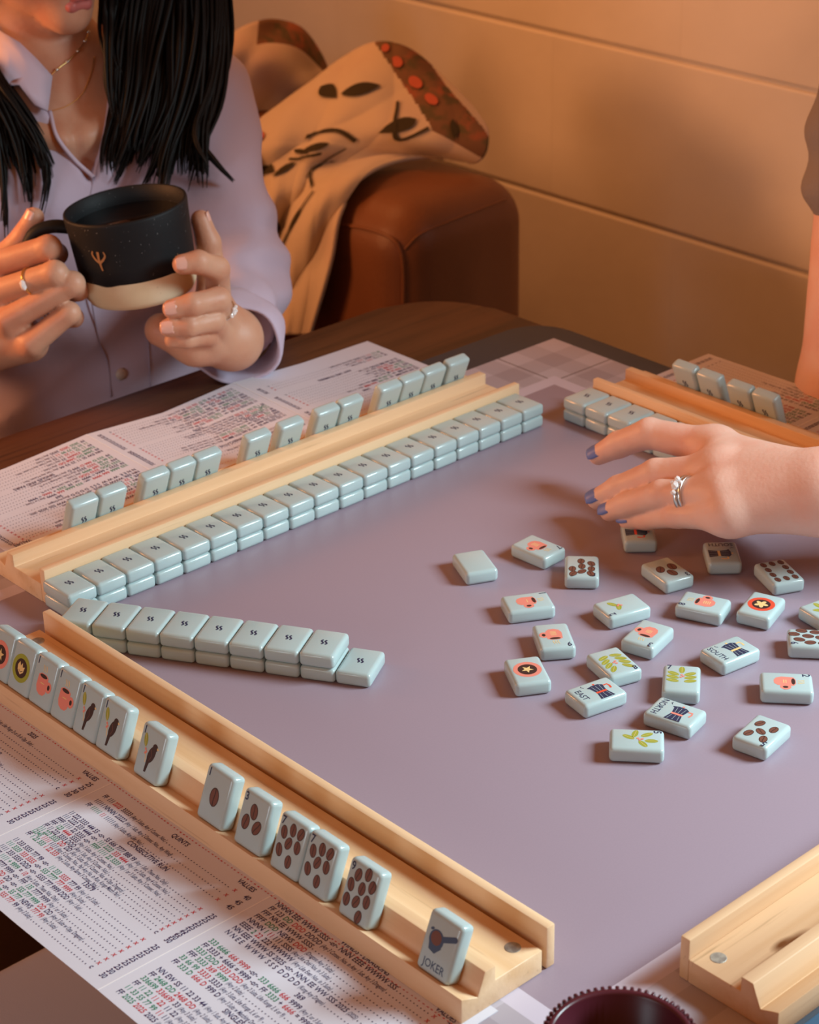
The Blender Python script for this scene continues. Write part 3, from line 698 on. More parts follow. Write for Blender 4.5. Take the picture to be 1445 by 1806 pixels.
o = mk('cloth', P-BO, Q, [CLOTH, BAND], bl, True, idx); md = o.modifiers.new('thick', 'SOLIDIFY'); md.thickness = .004; md.offset = 0
def decal(pts, m, name='leaf_motif', lift=4.2):
    q = np.array(pts, float); C = bsurf(q[:, 0], q[:, 1]); e = .004
    a = bsurf(q[:, 0]+e, q[:, 1])-C; b = bsurf(q[:, 0], np.clip(q[:, 1]+e, 0, 1))-C; n = np.cross(a, b); n /= np.linalg.norm(n, axis=1)[:, None]+1e-9
    n *= np.sign(n@np.array((-.6, -.7, .4)))[:, None]
    return C+n*lift-BO
def dleaf(s, t, ds, dt, wd, m):
    Ls, Lt = 230., 420.; px_, py_ = -dt*Lt*wd/Ls, ds*Ls*wd/Lt; c = np.linspace(0, 1, 9); q_ = lambda x: math.sin(math.pi*x**.8)
    a = [(s+ds*x+px_*q_(x), t+dt*x+py_*q_(x)) for x in c]; b = [(s+ds*x-px_*q_(x), t+dt*x-py_*q_(x)) for x in c]
    V = np.vstack([decal(a, m), decal(b, m)]); return V, [(i, i+1, 9+i+1, 9+i) for i in range(8)]
A = Acc()
for L_ in [(.70, .19, -.10, .07, .22), (.84, .145, .03, .05, .2), (.45, .33, -.10, .05, .2), (.36, .42, -.12, .05, .2), (.30, .36, .10, .02, .16), (.52, .52, .10, -.10, .12), (.34, .16, .16, -.03, .2), (.20, .12, .13, .05, .22), (.62, .62, -.10, .08, .1), (.3, .62, .1, .06, .12), (.12, .40, .12, .05, .25)]:
    A.add(*dleaf(*L_, DARKP), DARKP)
for path in ([(.60, .16), (.63, .22), (.70, .26), (.76, .2)], [(.55, .34), (.50, .42), (.55, .5), (.62, .56)], [(.66, .58), (.55, .68), (.40, .76), (.25, .82)], [(.3, .3), (.42, .28), (.55, .30)], [(.45, .37), (.38, .40), (.30, .40)], [(.2, .68), (.32, .74), (.42, .74)]):
    pp = spline([(a, b, 0) for a, b in path], 14)[:, :2]; T_ = np.gradient(pp, axis=0); N_ = np.stack([-T_[:, 1], T_[:, 0]], 1); N_ /= np.linalg.norm(N_, axis=1)[:, None]
    V = np.vstack([decal(pp+N_*.006, DARKP), decal(pp-N_*.006, DARKP)]); A.add(V, [(i, i+1, 14+i+1, 14+i) for i in range(13)], DARKP)
for (s, t, r) in [(.56, .05, .03), (.66, .09, .035), (.48, .02, .022), (.74, .12, .03), (.06, .30, .04)]:
    q = [(s+r*math.cos(k*.5236), t+r*.5*math.sin(k*.5236)) for k in range(12)]; A.add(decal(q, REDP), [tuple(range(12))], REDP)
A.build('printed_motif', bl)['kind'] = 'stuff'
top = np.array([(821.8, 905.0, 61.6), (855.2, 905.0, 71.2), (900.8, 910.0, 70.3), (946.5, 915.0, 52.3), (979.5, 920.0, 17.2), (997.4, 925.0, -14.5), (998.7, 930.0, -40.0)])
bot = np.array([(788.0, 880.0, -21.8), (820.3, 880.0, -26.5), (853.4, 880.0, -28.6), (891.0, 885.0, -33.9), (925.2, 890.0, -36.4), (959.9, 900.0, -37.1), (987.8, 915.0, -37.2)])
tu = spline(top, 36); bo_ = spline(bot, 36); V = []; F = []; idx = []
for i in range(36):
    for j in range(20):
        t = j/19; p = tu[i]*(1-t)+bo_[i]*t; d = math.sin(math.pi*t)*38*math.sin(math.pi*(.06+.88*i/35))**.5+10*abs(math.sin(i*.22+t*4))+6*math.sin(t*11-i*.3)
        V.append(p+np.array((-.55, -.72, .3))*d-BO)
for i in range(35):
    for j in range(19): F.append((i*20+j, i*20+j+1, (i+1)*20+j+1, (i+1)*20+j)); idx.append(1 if (j < 5 and i > 8) or (i > 29) else 0)
o = mk('cloth', V, F, [CLOTH, BAND], bl, True, idx); md = o.modifiers.new('thick', 'SOLIDIFY'); md.thickness = .006; md.offset = -1
tag(bl, 'beige throw blanket with dark leaf pattern draped over the sofa arm', 'blanket')

# ------------------------------------------------------------------ chair tucked under the near table edge
ch = empty('chair', (-60, 20, -740)); GREYF = mat('grey_upholstery', (.74, .70, .78), .8, .2, bump=(900, .06)); CHW = mat('chair_wood', (.20, .085, .04), .45)
from_bm('seat', rbox((-190, -330, 405), (150, 62, 450), 16, 4), GREYF, ch)
for x, y in ((-170, -310), (-170, 40), (120, -310), (120, 40)): from_bm('leg', rbox((x-15, y-15, 0), (x+15, y+15, 408), 4), CHW, ch)
tag(ch, 'grey cushioned chair pushed under the table at the lower left', 'chair')

# ------------------------------------------------------------------ burgundy cup
cp = empty('cup', (-74, -523, 0)); BURG = mat('burgundy_resin', (.075, .012, .022), .3, .5)
V, F = lathe([(.01, 0), (27, 0), (29.5, 2), (31.5, 30), (31.8, 44.2), (31.2, 45), (29.4, 45), (28.6, 44), (27.5, 8), (.01, 6)], 64); mk('cup_body', V, F, BURG, cp, True)
for k in range(64):
    a = 2*math.pi*k/64; c, s = math.cos(a), math.sin(a)
    if k == 0:
        bm = rbox((31.0, -.85, 36.5), (33.4, .85, 45.2), .4, 1); o = from_bm('ridge', bm, BURG, cp, False); rme = o.data
    else: o = link(bpy.data.objects.new('ridge', rme), cp)
    o.rotation_euler.z = a
V, F = lathe([(.01, 12), (27.4, 12), (27.4, 6.4), (.01, 6.2)], 32); mk('contents', V, F, mat('dark_green_fill', (.02, .022, .012), .5, noise=(180, (.10, .11, .05), .55, .65, (1, 1, 1))), cp, True)
tag(cp, 'dark burgundy cup with ridged rim at the bottom edge', 'cup')

# ------------------------------------------------------------------ hands
def finger(pts, rad, k=3.0): return union([cap(pts[i], pts[i+1], rad[i], rad[i+1]) for i in range(len(pts)-1)], k)
def hand_sdf(fingers, palm, kp=9, kf=6):
    pf = union(palm, kp)
    def f(p):
        d0 = pf(p); d = d0
        for g in fingers: d = np.minimum(d, smin(d0, g(p), kf))
        return d
    return f
def bounds(pts, m): q = np.array(pts, float); return q.min(0)-m, q.max(0)+m
def trace(ab, f, lift=0.0):
    a, b = np.array(ab[0], float), np.array(ab[1], float); L = np.linalg.norm(b-a); d = (b-a)/L; t = 0.0
    for _ in range(160):
        v = float(f((a+d*t)[None])[0])
        if v < .4 or t > L: break
        t += max(v*.8, .3)
    return a+d*(t-lift)
def nail(parent, org, dip, tip, dors, r, m, size=(4.6, 6.2)):
    dip, tip = np.array(dip, float), np.array(tip, float); x = tip-dip; x /= np.linalg.norm(x); n = np.array(dors, float); n -= x*(n@x); n /= np.linalg.norm(n); y = np.cross(n, x)
    c = tip+x*r*.10+n*r*.55-np.array(org); V = []; F = []; U, W_ = 8, 8
    for i in range(U+1):
        for j in range(W_+1):
            a = -1+2*i/U; b = -1+2*j/W_; sx = a*size[1]*.62; wy = b*size[0]*(1-.25*max(0, a)**2)
            V.append(c+x*sx+y*wy+n*(r*.48-.075*wy*wy-.02*max(0, sx)**2))
    for i in range(U):
        for j in range(W_): F.append((i*(W_+1)+j, (i+1)*(W_+1)+j, (i+1)*(W_+1)+j+1, i*(W_+1)+j+1))
    o = mk('fingernail', V, F, m, parent, True); md = o.modifiers.new('t', 'SOLIDIFY'); md.thickness = .0007; return o
def finger_ring(parent, org, c, ax, r, m, gem=None, gemm=None, name='finger_ring', wire=.9):
    c, ax = np.array(c, float)-np.array(org), np.array(ax, float); ax /= np.linalg.norm(ax); u = np.cross(ax, (0, 0, 1.0)); u /= np.linalg.norm(u); v = np.cross(ax, u)
    V, F = tube([c+r*(math.cos(t)*u+math.sin(t)*v) for t in np.linspace(0, 2*math.pi, 33)[:-1]], wire, 8, True); o = mk(name, V, F, m, parent, True)
    if gem is not None:
        g = np.array(gem[0], float); g -= ax*(g@ax); g /= np.linalg.norm(g); w_ = np.cross(ax, g)
        for (du, dv, a, b) in gem[1]:
            bm = bmesh.new(); bmesh.ops.create_icosphere(bm, subdivisions=1, radius=1)
            B = np.stack([ax*a, w_*b, g*min(a, b)*.9], 1)
            for q in bm.verts: q.co = Vector(c+g*(r+1.0)+ax*du+w_*dv+B@np.array(q.co))
            from_bm('gemstone', bm, gemm, o, False)
    return o
def skin(name, c, c2): return mat(name, c, .48, .4, sss=.18, bump=(350, .10), noise=(35, c2, .42, .66, (1, 1, 1)))

# ------------------------------------------------------------------ woman with the mug
SK = skin('skin_warm', (.60, .33, .22), (.55, .26, .165)); SHIRT = mat('lavender_shirt', (.55, .47, .60), .75, .2, sheen=.15, bump=(22, .9)); HAIR = mat('black_hair', (.0035, .003, .003), .5, .22)
GLD = mat('gold', (.85, .58, .22), .25, metal=1); SLV = mat('silver', (.75, .74, .72), .22, metal=1); GEM = mat('clear_stone', (.9, .9, .92), .05, 1.0, coat=1); NAILN = mat('natural_nail', (.74, .42, .34), .25, .5)
N0 = np.array((323.0, 487.8, 195.5)); ff = np.array((-.342, -.940, 0)); ll = np.array((.940, -.342, 0)); zz = np.array((0, 0, 1.))
AX = np.stack([ll, ff, zz])
wo = empty('person', (N0[0], N0[1]+20, -740)); WO = np.array((N0[0], N0[1]+20, -740.))
chin = np.array((320., 431., 240.)); tl = math.radians(20); hu = np.array((0, -math.sin(tl), math.cos(tl))); hf = np.array((0, -math.cos(tl), -math.sin(tl))); hr = np.array((1., 0, 0))
HA = np.stack([hr, hf, hu])
def head(ch_, hr, hf, hu):
    A_ = np.stack([hr, hf, hu]); Hc = ch_+hu*98-hf*72; h = lambda r, f, u: ch_+hr*r+hf*f+hu*u
    fs = [ell(Hc+hu*22-hf*14, (70, 90, 92), A_), ell(Hc+hf*22-hu*24, (60, 58, 80), A_)]
    fs += [cap(h(0, -11, 11), h(s*40, -66, 34), 15, 19) for s in (-1, 1)]+[cap(h(0, -13, 13), h(0, -22, 38), 18, 26)]
    fs += [cap(h(s*40, -66, 34), h(s*54, -84, 66), 19, 18) for s in (-1, 1)]+[cap(h(0, -4, 62), h(0, 12, 70), 11, 9), cap(h(0, 12, 70), h(0, -4, 108), 8.5, 7)]
    fs += [cap(h(s*10, 0, 64), h(s*12, -4, 66), 6, 5) for s in (-1, 1)]+[ell(h(s*33, -22, 72), (20, 18, 18), A_) for s in (-1, 1)]
    fs += [ell(h(s*70, -100, 90), (5, 14, 26), A_) for s in (-1, 1)]
    return union(fs, 12), h, A_, Hc
hd, hh, HAx, Hc = head(chin, hr, hf, hu)
eyes = [ell(hh(s*31, -16, 104), (15, 9, 7), HAx) for s in (-1, 1)]
torso_in = union([ell(N0+ff*2-zz*120, (132, 90, 160), AX), cap(N0-ll*88-zz*54, N0+ll*88-zz*54, 36, 36), ell(N0-zz*330, (125, 88, 170), AX)], 40)
neck = cap(N0-zz*40-ff*6, Hc-hu*52-hf*22, 50, 44)
def collarbones(p): return np.minimum(cap(N0+ff*84-zz*36+ll*12, N0+ff*48-zz*10+ll*105, 7, 8)(p), cap(N0+ff*84-zz*36-ll*8, N0+ff*48-zz*10-ll*105, 7, 8)(p))
_nb = union([torso_in, neck, collarbones], 22)
skin_body = union([_nb, hd], 7)
def skin_f(p):
    d = skin_body(p)
    for e in eyes: d = np.maximum(d, -(e(p)+3))
    return d
Vb, Qb = nets(skin_f, N0-np.array((200, 160, 230)), np.array((Hc[0]+130, Hc[1]+170, Hc[2]+140)), 4.0)
# right hand (on the handle)
wR = (150.2, 361.3, 34.8); eR = (118.9, 419.3, -43.4)
fR = [([(171.3, 346.0, 100.1), (196.5, 300.6, 119.9), (210.6, 313.2, 108.3), (211.5, 338.1, 97.3)], (10.5, 9.4, 8.2, 7)), ([(164.1, 329.8, 84.4), (189.9, 284.9, 105.5), (204.2, 296.9, 93.3), (206.9, 322.9, 82.1)], (10.5, 9.4, 8.2, 7)),
      ([(162.2, 312.8, 67.8), (199.2, 276.9, 97.2), (212.0, 290.2, 84.9), (212.0, 315.1, 72.8)], (10.2, 9.0, 7.8, 6.8)), ([(170.0, 295.3, 52.2), (194.5, 278.0, 74.8), (205.0, 289.2, 65.1), (205.3, 309.6, 55.7)], (9.6, 8.2, 7.2, 6.2)),
      ([(182.0, 369.3, 77.5), (196.6, 360.9, 98.0), (209.2, 351.8, 114.5), (215.8, 348.6, 127.4)], (13, 11, 9.6, 8))]
pR = [cap(wR, (176.0, 349.3, 88.9), 26, 14), cap(wR, (169.8, 334.2, 76.3), 26, 14), cap(wR, (168.2, 318.9, 60.3), 26, 14), cap(wR, (174.9, 304.9, 48.5), 25, 13), cap((174.6, 347.9, 85.1), (174.7, 307.9, 48.2), 13, 12), cap(wR, eR, 26, 36), cap(wR, (182.0, 369.3, 77.5), 24, 14), cap((167.9, 348.6, 68.3), (175.7, 325.7, 44.7), 17, 15)]
hR = hand_sdf([finger(p, r) for p, r in fR], pR)
lo, hi = bounds([p for q, _ in fR for p in q]+[wR, (121.2, 400.7, -23.4)], 22); VR, QR = nets(hR, lo, hi, 1.6)
# left hand (round the mug's right side)
wL = (304.0, 225.4, 37.6); eL = (386.2, 321.8, 33.5)
fL = [([(297.4, 229.8, 64.2), (285.4, 212.5, 102.9), (267.2, 210.4, 113.4), (256.9, 216.2, 112.8)], (10, 9.2, 8.6, 7.6)), ([(292.5, 218.8, 54.8), (276.5, 201.6, 83.9), (252.5, 200.9, 86.6), (240.4, 209.9, 83.9)], (10, 9.2, 8.4, 7.4)),
      ([(288.0, 215.1, 47.8), (271.0, 202.2, 68.6), (249.1, 202.2, 70.6), (237.4, 211.9, 69.4)], (9.6, 8.8, 8, 7)), ([(284.7, 217.0, 41.8), (268.7, 207.5, 55.5), (251.2, 209.3, 57.2), (242.8, 216.4, 56.6)], (8.8, 7.6, 6.8, 6)),
      ([(302.5, 248.9, 54.9), (313.5, 257.9, 78.4), (314.0, 260.2, 104.5), (311.6, 265.2, 122.1)], (13, 11, 9.4, 7.8))]
pL = [cap(wL, (298.1, 230.9, 62.4), 20, 13), cap(wL, (294.1, 222.4, 53.3), 20, 13), cap(wL, (288.8, 219.1, 46.0), 20, 13), cap(wL, (282.7, 224.4, 41.1), 19, 12), cap(wL, (303.6, 248.7, 56.0), 19, 14), cap((254.3, 246.0, 53.3), (271.4, 227.1, 43.6), 13, 17), cap((271.4, 227.1, 43.6), wL, 16, 19), cap(wL, np.array(wL)*.6+np.array(eL)*.4, 20, 20)]
hL = hand_sdf([finger(p, r) for p, r in fL], pL)
lo, hi = bounds([p for q, _ in fL for p in q]+[wL, (254.3, 246.0, 53.3), np.array(wL)*.65+np.array(eL)*.35], 26); VL, QL = nets(hL, lo, hi, 1.6)
V = np.vstack([Vb, VR, VL]); Q = np.vstack([Qb, QR+len(Vb), QL+len(Vb)+len(VR)])
mkbig('body', V-WO, Q, SK, wo)
tc = -np.array(fwd)
for (p, r), dors in zip(fL[:3], ((-.55, -.7, .45),)*3): nail(wo, WO, p[2], p[3], dors, r[3], NAILN, (5.2, 8.0))
nail(wo, WO, fL[4][0][2], fL[4][0][3], (.7, -.6, .2), 7.8, NAILN, (5.0, 7.0)); nail(wo, WO, fR[4][0][2], fR[4][0][3], (-.3, -.2, .6), 8, NAILN, (5.0, 7.0))
a, b = np.array(fR[1][0][0]), np.array(fR[1][0][1]); c = a+(b-a)*.60
finger_ring(wo, WO, c, b-a, 10.4, GLD, ((-.6, -.75, .25), [(0, 0, 2.6, 4.8)]), GEM)
a, b = np.array(fL[1][0][0]), np.array(fL[1][0][1]); c = a+(b-a)*.62
finger_ring(wo, WO, c, b-a, 10.2, SLV, ((.2, -.95, .25), [(0, 0, 2.2, 2.4), (2.2, 4.2, 1.7, 1.7), (-2.2, 3.4, 1.7, 1.7), (1.5, -4, 1.6, 1.6), (4.5, 1, 1.5, 1.5)]), GEM, wire=1.2)
# lips, eyes
hh0 = hh; hh = lambda r, f, u: hh0(r*.95, f+5.0, u-7)
LIP = mat('lip', (.50, .15, .14), .35, .5, sss=.1)
lv = nets(union([cap(hh(-20, -18, 34), hh(-7, -3, 30), 2.5, 5.4), cap(hh(-7, -3, 30), hh(7, -3, 30), 5.4, 5.4), cap(hh(7, -3, 30), hh(20, -18, 34), 5.4, 2.5), cap(hh(-20, -18, 36), hh(-5, -1, 39), 2.2, 4), cap(hh(-5, -1, 39), hh(5, -1, 39), 4, 4), cap(hh(5, -1, 39), hh(20, -18, 36), 4, 2.2)], 2), hh(0, 0, 34)-34, hh(0, 0, 34)+34, 1.2)
mkbig('lips', lv[0]-WO, lv[1], LIP, wo)
hh = hh0
for s in (-1, 1):
    ev = nets(ell(hh(s*31, -24, 104), (12.5, 11, 10), HAx), hh(s*31, -24, 104)-16, hh(s*31, -24, 104)+16, 2); mkbig('eye', ev[0]-WO, ev[1], mat('eye_white', (.75, .72, .70), .15), wo)
    iv = nets(ell(hh(s*31, -14, 104), (5.5, 2.2, 5.5), HAx), hh(s*31, -14, 104)-8, hh(s*31, -14, 104)+8, 1); mkbig('iris', iv[0]-WO, iv[1], mat('iris_dark', (.02, .01, .008), .1), wo)
# shirt
shL = N0+ll*124-zz*34; shR = N0-ll*118-zz*42
cuL = (314.8, 236.6, 35.1)
sh_t = union([ell(N0+ff*4-zz*126, (150, 104, 172), AX), cap(N0-ll*100-zz*50, N0+ll*100-zz*50, 50, 50), ell(N0-zz*340, (142, 104, 185), AX)], 40)
arms = [union([cap(shL, eL, 53, 41), cap(eL, cuL, 40, 31)], 22), union([cap(shR, eR, 54, 46), cap(eR, (138.6, 385.9, 0.0), 46, 37)], 22)]
neckhole = cap(N0-zz*50+ff*8, Hc-hu*52-hf*14, 62, 62)
cax = np.array(wL)-np.array(eL); cax /= np.linalg.norm(cax)
def shirt_f(p):
    q = p-N0; l, f, z = q@ll, q@ff, q[:, 2]
    d = sh_t(p)
    for a in arms: d = smin(d, a(p), 26)
    fold = 3.4*np.sin(l*.055+z*.045+1.0)*np.sin(z*.021+l*.03)+2.0*np.sin(z*.10-l*.035+f*.05)+2.2*np.abs(np.sin(l*.031-z*.05+f*.02))
    eb = np.exp(-((np.linalg.norm(p-np.array(eL), axis=1)-30)/60)**2); fold = fold+2.4*eb*np.sin((p@np.array((.25, .35, .9)))*.16)
    d = d+fold
    wz = np.clip((z+72)*.46, -10, 62); wedge = np.maximum(np.abs(l-9-(z+72)*.05)-wz, -f+20)
    d = np.maximum(d, -wedge*.9); d = np.maximum(d, -neckhole(p))
    d = np.maximum(d, (p-np.array(cuL))@cax+4)
    return d
lo, hi = bounds([shL, shR, eL, eR, cuL, N0-zz*480, N0+zz*20], 70); lo[0] = max(lo[0], N0[0]-330)
Vs, Qs = nets(shirt_f, lo, hi, 4.0); mkbig('shirt', Vs-WO, Qs, SHIRT, wo)
TRS = mat('dark_trousers', (.02, .02, .03), .8)
lg = union([cap((250, 520, -235), (255, 330, -225), 85, 65), cap((420, 500, -235), (410, 330, -225), 85, 65), cap((255, 330, -225), (255, 350, -690), 62, 45), cap((410, 330, -225), (410, 350, -690), 62, 45), cap((255, 350, -700), (255, 270, -710), 30, 26), cap((410, 350, -700), (410, 270, -710), 30, 26)], 30)
lv = nets(lg, (120, 220, -745), (540, 640, -120), 9); mkbig('trousers', lv[0]-WO, lv[1], TRS, wo)
# buttoned cuff round the left wrist
c0 = np.array(cuL)-cax*16; u_ = np.cross(cax, zz); u_ /= np.linalg.norm(u_); v_ = np.cross(u_, cax); V = []; F = []
prof = [(35.0, -12), (37.5, -8), (38.5, 4), (38.0, 18), (36.5, 27), (35.2, 28.5), (33.5, 27), (33.0, 10), (30, -6)]
for i_, (r_, h_) in enumerate(prof):
    for k in range(40):
        t = 2*math.pi*k/40; rr = r_*(1+.05*math.sin(2*t+1)+.03*math.sin(5*t+h_*.08)); V.append(c0+cax*(h_+2.0*math.sin(t*2))+u_*math.cos(t)*rr+v_*math.sin(t)*rr*.94-zz*4-WO)
for i_ in range(len(prof)-1):
    for k in range(40): F.append((i_*40+k, i_*40+(k+1) % 40, (i_+1)*40+(k+1) % 40, (i_+1)*40+k))
mk('cuff', V, F, SHIRT, wo, True)
both = lambda p: np.minimum(shirt_f(p), skin_f(p))
# collar leaves, placket, button
COLL = mat('shirt_collar', (.59, .51, .64), .7, .2)
def leafpatch(pts, lift, name, m, th=.0022):
    W = np.array([trace(t, both, L) for t, L in zip(pts, lift)]); c = W.mean(0); n = len(W); V = np.vstack([W, W*.5+c*.5-np.array(fwd)*2, c[None]-np.array(fwd)*3])-WO
    F = [(i, (i+1) % n, n+(i+1) % n, n+i) for i in range(n)]+[(n+i, n+(i+1) % n, 2*n) for i in range(n)]
    o = mk(name, V, F, m, wo, True); md = o.modifiers.new('t', 'SOLIDIFY'); md.thickness = th; md.offset = 0; return o
leafpatch([((138.4, 244.9, 303.0), (435.9, 744.3, 168.6)), ((147.6, 230.4, 293.8), (448.9, 723.9, 155.7)), ((152.1, 219.9, 284.1), (455.3, 709.0, 142.0)), ((156.3, 208.9, 273.4), (461.1, 693.5, 126.9)), ((151.6, 206.3, 263.2), (454.5, 689.8, 112.5)), ((146.7, 203.5, 252.7), (447.6, 685.9, 97.7)), ((141.3, 211.0, 256.6), (440.0, 696.5, 103.2)), ((138.2, 221.9, 268.7), (435.6, 711.9, 120.2)), ((130.9, 228.6, 268.9), (425.3, 721.3, 120.5)), ((125.8, 231.0, 265.6), (418.1, 724.7, 115.8))], [10, 14, 13, 10, 9, 7, 6, 8, 8, 8], 'collar', COLL)
leafpatch([((194.0, 196.4, 305.0), (514.5, 675.8, 171.5)), ((200.6, 192.7, 308.2), (523.7, 670.6, 176.1)), ((209.2, 182.5, 304.6), (535.9, 656.2, 170.9)), ((210.9, 177.8, 299.8), (538.3, 649.5, 164.1)), ((202.9, 180.4, 293.1), (527.0, 653.3, 154.7)), ((193.5, 180.7, 281.0), (513.7, 653.6, 137.6)), ((184.8, 179.4, 267.5), (501.4, 651.8, 118.6)), ((187.6, 186.1, 281.2), (505.4, 661.2, 137.8))], [8, 10, 12, 12, 9, 6, 6, 6], 'collar', COLL)
def ribbon(px, wd, lift, name, m, r=1.3):
    P = np.array([trace(t, both, lift) for t in px]); P = spline(P, 40); V, F = tube(P-WO, r, 6, flat=.7); return mk(name, V, F, m, wo, True)
ribbon([((147.8, 202.5, 252.7), (449.2, 684.4, 97.6)), ((145.9, 194.1, 237.7), (446.5, 672.5, 76.4)), ((149.6, 181.5, 223.9), (451.6, 654.8, 56.9)), ((155.5, 168.6, 212.8), (460.1, 636.6, 41.2))], 3, 1.5, 'seam', COLL, 1.8); ribbon([((183.7, 180.4, 267.6), (499.8, 653.2, 118.6)), ((173.6, 174.5, 245.6), (485.7, 644.9, 87.5)), ((164.8, 171.0, 228.6), (473.2, 640.0, 63.6)), ((155.5, 168.6, 212.8), (460.1, 636.6, 41.2))], 3, 1.5, 'seam', COLL, 1.6)
ribbon([((155.5, 168.6, 212.8), (460.1, 636.6, 41.2)), ((138.4, 159.3, 176.2), (435.9, 623.4, -10.5)), ((124.8, 134.7, 121.8), (416.7, 588.6, -87.4)), ((123.2, 122.3, 101.2), (414.5, 571.0, -116.4)), ((117.7, 113.4, 80.8), (406.7, 558.5, -145.2))], 3, .4, 'seam', mat('shirt_seam', (.40, .33, .42), .8), .9); ribbon([((148.2, 108.7, 114.3), (449.8, 551.9, -97.9)), ((142.8, 102.1, 97.3), (442.1, 542.5, -121.9)), ((138.6, 96.7, 83.7), (436.1, 534.9, -141.2))], 3, .2, 'seam', MATS['shirt_seam'], .7)
bp = trace(((127.6, 113.7, 94.3), (420.6, 558.9, -126.2)), both, 1.0); bm = bmesh.new(); bmesh.ops.create_uvsphere(bm, u_segments=16, v_segments=8, radius=5.5)
for v in bm.verts: v.co = Vector(bp-WO)+Vector((v.co.x, v.co.y*.6, v.co.z))
from_bm('button', bm, mat('shell_button', (.55, .45, .38), .3), wo)
# necklaces
ch1 = np.array([trace(t, both, 1.2) for t in (((153.7, 210.6, 272.4), (457.5, 695.9, 125.5)), ((160.0, 208.3, 277.4), (466.3, 692.6, 132.5)), ((167.1, 205.3, 282.4), (476.4, 688.3, 139.5)), ((174.3, 202.8, 288.4), (486.6, 684.9, 148.0)), ((180.1, 201.7, 294.4), (494.8, 683.3, 156.5)), ((183.7, 202.1, 299.8), (499.9, 683.9, 164.1)))]); V, F = tube(spline(ch1, 40)-WO, .45, 6); o = mk('necklace', V, F, GLD, wo, True)
for q in ch1[1:]:
    bm = bmesh.new(); bmesh.ops.create_icosphere(bm, subdivisions=2, radius=1.5)
    for v in bm.verts: v.co += Vector(q-WO)
    from_bm('bead', bm, SLV, o)
ch2 = np.array([trace(t, both, .8) for t in (((148.4, 202.0, 252.7), (450.0, 683.7, 97.6)), ((158.0, 195.5, 255.9), (463.6, 674.6, 102.1)), ((167.6, 191.7, 262.8), (477.1, 669.1, 111.9)), ((176.0, 192.1, 274.6), (489.0, 669.7, 128.6)), ((181.2, 194.2, 284.8), (496.4, 672.7, 142.9)))]); V, F = tube(spline(ch2, 40)-WO, .4, 6); mk('necklace', V, F, GLD, wo, True)
# hair: cap plus clumps of strands falling over the shoulders
def haircap(p):
    q = p-Hc; f_, u_ = q@hf, q@hu
    d = ell(Hc+hu*20-hf*16, (80, 100, 102), HAx)(p); d = smin(d, cap(Hc-hf*40, Hc-hf*70-hu*120, 75, 60)(p), 30)
    return np.maximum(d, np.minimum(f_-28, (f_-62+(u_-60)*-.2)))
hv = nets(haircap, Hc-np.array((110, 130, 160)), Hc+np.array((110, 160, 140)), 5); HV = [hv[0]]; HQ = [hv[1]]
acc_v = []; acc_f = []
def strands(guides, n, r0, spread, seed, lift, dmax=.49):
    rg = np.random.default_rng(seed)
    G = [spline([trace((t[0], np.array(t[0])+(np.array(t[1])-np.array(t[0]))*dmax), both, lift) for t in g], 18) for g in guides]
    t = np.linspace(0, 1, 18)[:, None]; nc = max(2, int(n/16)); CL = []
    for c_ in range(nc):      # clumps: strands gather toward their tips
        x = (c_+rg.uniform(.1, .9))/nc*(len(G)-1); CL.append((x, rg.uniform(.70, 1.06), rg.uniform(0, 6.28), rg.uniform(2, 7), rg.uniform(-9, 7)))
    for _ in range(n):
        x, cl, ph, am, dz = CL[rg.integers(nc)]; x0 = np.clip(x+rg.normal(0, .33), 0, len(G)-1)
        def at(x):
            i = min(int(x), len(G)-2); return G[i]*(1-(x-i))+G[i+1]*(x-i)
        k = np.clip(t*1.25, 0, 1)**1.2; base = at(x0)*(1-k)+at(np.clip(x, 0, len(G)-1))*k
        off = rg.normal(0, 1, 3)*spread*np.array((1, 1, .6))
        P = base+off*(1-.72*t)+np.array((1, -.8, 0))*np.sin(t*5+ph)*am*t-np.array(fwd)*(dz+rg.uniform(-5, 5))
        ln = cl*(1-.14*rg.beta(1, 2)); d_ = P[-1]-P[-2]; P = np.vstack([P, P[-1]+d_, P[-1]+2*d_]); P = spline(P[:max(6, int(18*ln))], 18)
        V, F = tube(P, r0*rg.uniform(.6, 1.15)*np.clip(1.15-t[:, 0]**2.2, .06, 1), 5); o_ = len(acc_v); acc_v.extend(V); acc_f.extend([tuple(a+o_ for a in f) for f in F if len(f) == 4])
